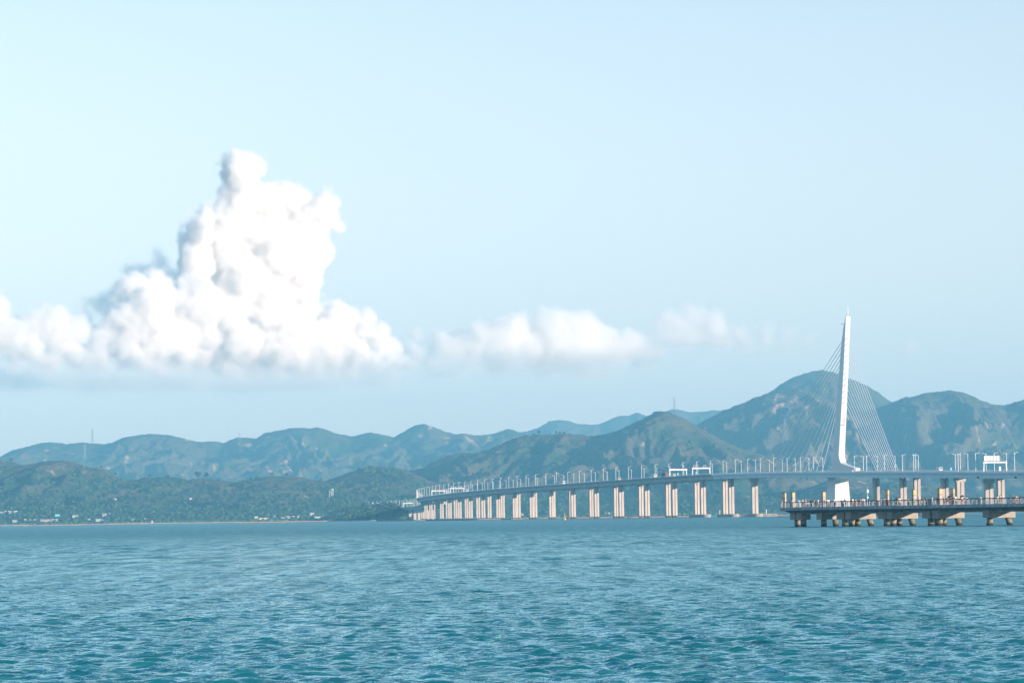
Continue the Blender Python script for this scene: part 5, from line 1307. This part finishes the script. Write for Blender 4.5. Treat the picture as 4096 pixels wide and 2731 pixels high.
house(1194, 2072, 9, 7, M_WALLW, 'white wedge shaped house in the shore village', 'shed', rm=M_WALLW)
house(1210, 2061, 25, 5, M_WALLW, 'long white roofed hall above the shore village', 'gable', rm=M_WALLW)
house(1232, 2071, 8, 6, M_WALLC, 'small yellow house in the shore village', nwin=1)
house(1247, 2061, 18, 9, M_WALLG, 'grey house with a thin flat roof above the shore village', rm=M_WALLW)
house(1270, 2072, 25, 7, M_WALLW, 'white row house at the right end of the shore village', 'gable')
house(1466, 2049, 24, 8, M_WALLW, 'white house with a pale blue roof left of the bridge landing', 'gable', seed=6, rm=M_ROOFB)
house(1482, 2056, 40, 6, M_WALLG, 'long grey wall building below the blue roofed house', seed=6, nwin=6)
house(2430, 2056, 20, 6, M_WALLW, 'small white hut seen between the bridge piers', seed=5, nwin=2)
house(2090, 2060, 8, 6, M_WALLW, 'tiny white hut seen between the piers of the curve', seed=5, nwin=1)

# lattice power pylons
M_LAT = mat('galvanised_lattice', (0.24, 0.25, 0.26), 0.6, 0.4)
def pylon_proto():
    r = empty('power_pylon')
    lv = [(0.0, 4.6), (0.18, 3.3), (0.34, 2.3), (0.5, 1.5), (0.68, 1.2), (0.84, 1.0), (1.0, 0.25)]
    H = 45.0; f = MB()
    for (z0, w0), (z1, w1) in zip(lv[:-1], lv[1:]):
        for sx_, sy_ in ((1, 1), (1, -1), (-1, -1), (-1, 1)):
            f.tube((sx_ * w0, sy_ * w0, z0 * H), (sx_ * w1, sy_ * w1, z1 * H), 0.28, 0.24, 4)
            nx_, ny_ = sy_, -sx_
            f.tube((sx_ * w0, sy_ * w0, z0 * H), (nx_ * w1, ny_ * w1, z1 * H), 0.14, 0.14, 4); f.tube((nx_ * w0, ny_ * w0, z0 * H), (sx_ * w1, sy_ * w1, z1 * H), 0.14, 0.14, 4)
            f.tube((sx_ * w1, sy_ * w1, z1 * H), (nx_ * w1, ny_ * w1, z1 * H), 0.14, 0.14, 4)
    f.build('lattice_mast', M_LAT, r)
    for z, w in ((0.60, 7.2), (0.76, 7.6), (0.92, 5.6)):
        g = MB()
        for s in (-1, 1):
            g.tube((0, 0, z * H + 1.6), (s * w, 0, z * H), 0.16, 0.12, 4); g.tube((0, 0, z * H - 0.3), (s * w, 0, z * H), 0.16, 0.12, 4)
            for q in (0.35, 0.65): g.tube((s * w * q, 0, z * H - 0.2), (s * w * q, 0, z * H + 1.6 * (1 - q)), 0.08, 0.08, 3)
            g.tube((s * w, 0, z * H), (s * w, 0, z * H - 2.2), 0.14, 0.14, 4)
        g.build('cross_arm', M_LAT, r)
    return r
pyl = [(370, 1775, 1716, 2, 'tall power pylon on the leftmost far ridge'), (340, 1838, 1778, 2, 'sunlit power pylon on the slope below the leftmost ridge'), (745, 1921, 1897, 2, 'small power pylon low behind the wooded left hills'),
       (959, 1768, 1726, 2, 'slim power pylon on the ridge left of the second rounded summit'), (1402, 1866, 1820, 2, 'faint power pylon on the far slope below the saddle'), (1486, 1732, 1708, 2, 'power pylon on the low far summit left of the pointed one'),
       (1662, 1701, 1686, 2, 'power pylon on the pointed far summit'), (1781, 1729, 1711, 2, 'power pylon on the far ridge right of the pointed summit'), (2015, 1768, 1738, 2, 'faint power pylon on the far slope above the middle hill'), (1971, 1772, 1746, 2, 'faintest power pylon left of another on the far slope'),
       (2698, 1662, 1590, 5, 'big power pylon on the right shoulder of the middle hill summit'), (3143, 1800, 1682, 4, 'power pylon behind the stay cables left of the tower'), (3616, 1885, 1820, 4, 'power pylon right of the stay cables above the bridge')]
pp_ = pylon_proto()
for i, (px, yb, yt, sd_, lab) in enumerate(pyl):
    o = pp_ if i == 0 else copy_tree(pp_)
    X, Y, z = on_hill(sd_, px, yb); sc_ = (yb - yt) * Y / FPX / 45.0
    o.location = (X, Y, z - 0.5); o.scale = (sc_, sc_, sc_); o.rotation_euler = (0, 0, R((i * 37) % 40 - 20)); tag(o, lab, 'power pylon', 'power pylons on the hills')
# phone mast cluster
r = empty('phone_mast'); X, Y, z = on_hill(6, 1326, 2008); r.location = (X, Y, z - 1); tag(r, 'cluster of slim white antenna poles in the woods left of the bridge landing', 'mast')
for k, (x, hh) in enumerate(((-3.2, 20), (-0.4, 23), (1.4, 24), (3.4, 24))):
    o = MB().lathe([(0.38, 0), (0.30, hh)], (x, k % 2 * 2.0, 0), 6).build('pole', M_WHITE, r)
    MB().box(x - 0.9, x + 0.9, k % 2 * 2.0 - 0.7, k % 2 * 2.0 + 0.7, hh, hh + 2.4).build('antenna', M_RAIL, o)

# lone trees standing clear of the ridges
M_BARK = mat('bark', (0.10, 0.08, 0.06), 0.9, 0.1)
def tree(px, yb, hpx, seed, label, spread=0.42):
    X, Y, z = on_hill(seed, px, yb); H = hpx * Y / FPX; rg = np.random.default_rng(px)
    r = empty('tree', (X, Y, z - 0.6)); tag(r, label, 'tree', 'single trees on the ridges')
    t = MB().tube((0, 0, 0), (0.1, 0, H * 0.55), H * 0.045, H * 0.025, 6)
    for k in range(4): a = rg.uniform(0, 6.28); t.tube((0.05, 0, H * rg.uniform(.35, .5)), (math.cos(a) * H * .22, math.sin(a) * H * .22, H * rg.uniform(.6, .75)), H * .018, H * .008, 5)
    t.build('trunk', M_BARK, r)
    n = 46; th = rg.uniform(0, 6.28, n); q = rg.random(n) ** .5; zz = rg.uniform(.42, .96, n)
    env = np.sin(np.clip((zz - .36) / .64, 0, 1) * math.pi) ** .6
    P = np.stack([np.cos(th) * q * env * H * spread, np.sin(th) * q * env * H * spread, zz * H], -1)
    o = crowns('crown', P, rg.uniform(.07, .13, n) * H, GA, GB, px); del o['kind']; o.parent = r
for i, (px, yb, h, nm) in enumerate([(2101, 1744, 8, 'small round tree leftmost on the grassy middle ridge'), (2133, 1742, 11, 'bushy tree left of the lone tall tree on the middle ridge'), (2156, 1741, 19, 'lone tall tree on the crest of the middle ridge'), (2199, 1738, 9, 'low tree first right of the gap on the middle ridge'),
                                     (2224, 1738, 14, 'pointed tree in the row on the middle ridge'), (2239, 1738, 12, 'tree second right of the pointed one on the middle ridge'), (2257, 1739, 13, 'slim tree near the right end of the ridge row'), (2280, 1740, 8, 'last low tree at the right end of the ridge row')]):
    tree(px, yb, h, 5, nm)
for px, yb, h, nm in [(790, 1918, 34, 'big dark spreading tree on the low left ridge'), (826, 1918, 26, 'dark tree right of the big spreading one on the low left ridge'), (600, 1912, 16, 'dark flat topped tree on the wooded left ridge'), (462, 1906, 18, 'dark tree at the dip of the left wooded ridge'), (45, 1850, 16, 'dark tree at the far left of the wooded ridge'), (406, 1878, 12, 'small pointed tree on the falling left ridge'), (1088, 1906, 14, 'dark rounded tree on the ridge right of the dip'), (1146, 1905, 15, 'tall dark tree on the second low ridge')]:
    tree(px, yb, h, 7, nm, 0.5)

# a bit of drifting litter
D = EYE * FPX / (2638 - hor(2800)); r = empty('floating_litter', (xat(2800, D), D, 0.02)); tag(r, 'small dark and orange litter drifting on the near water', 'litter')
MB().lathe([(0.005, -0.02), (0.035, 0.0), (0.03, 0.035), (0.01, 0.05)], n=8).build('dark_lump', M_DARK, r)
MB().lathe([(0.005, -0.02), (0.03, 0.0), (0.026, 0.03), (0.008, 0.045)], (0.09, 0, 0), 8).build('orange_lump', M_ORANGE, r)
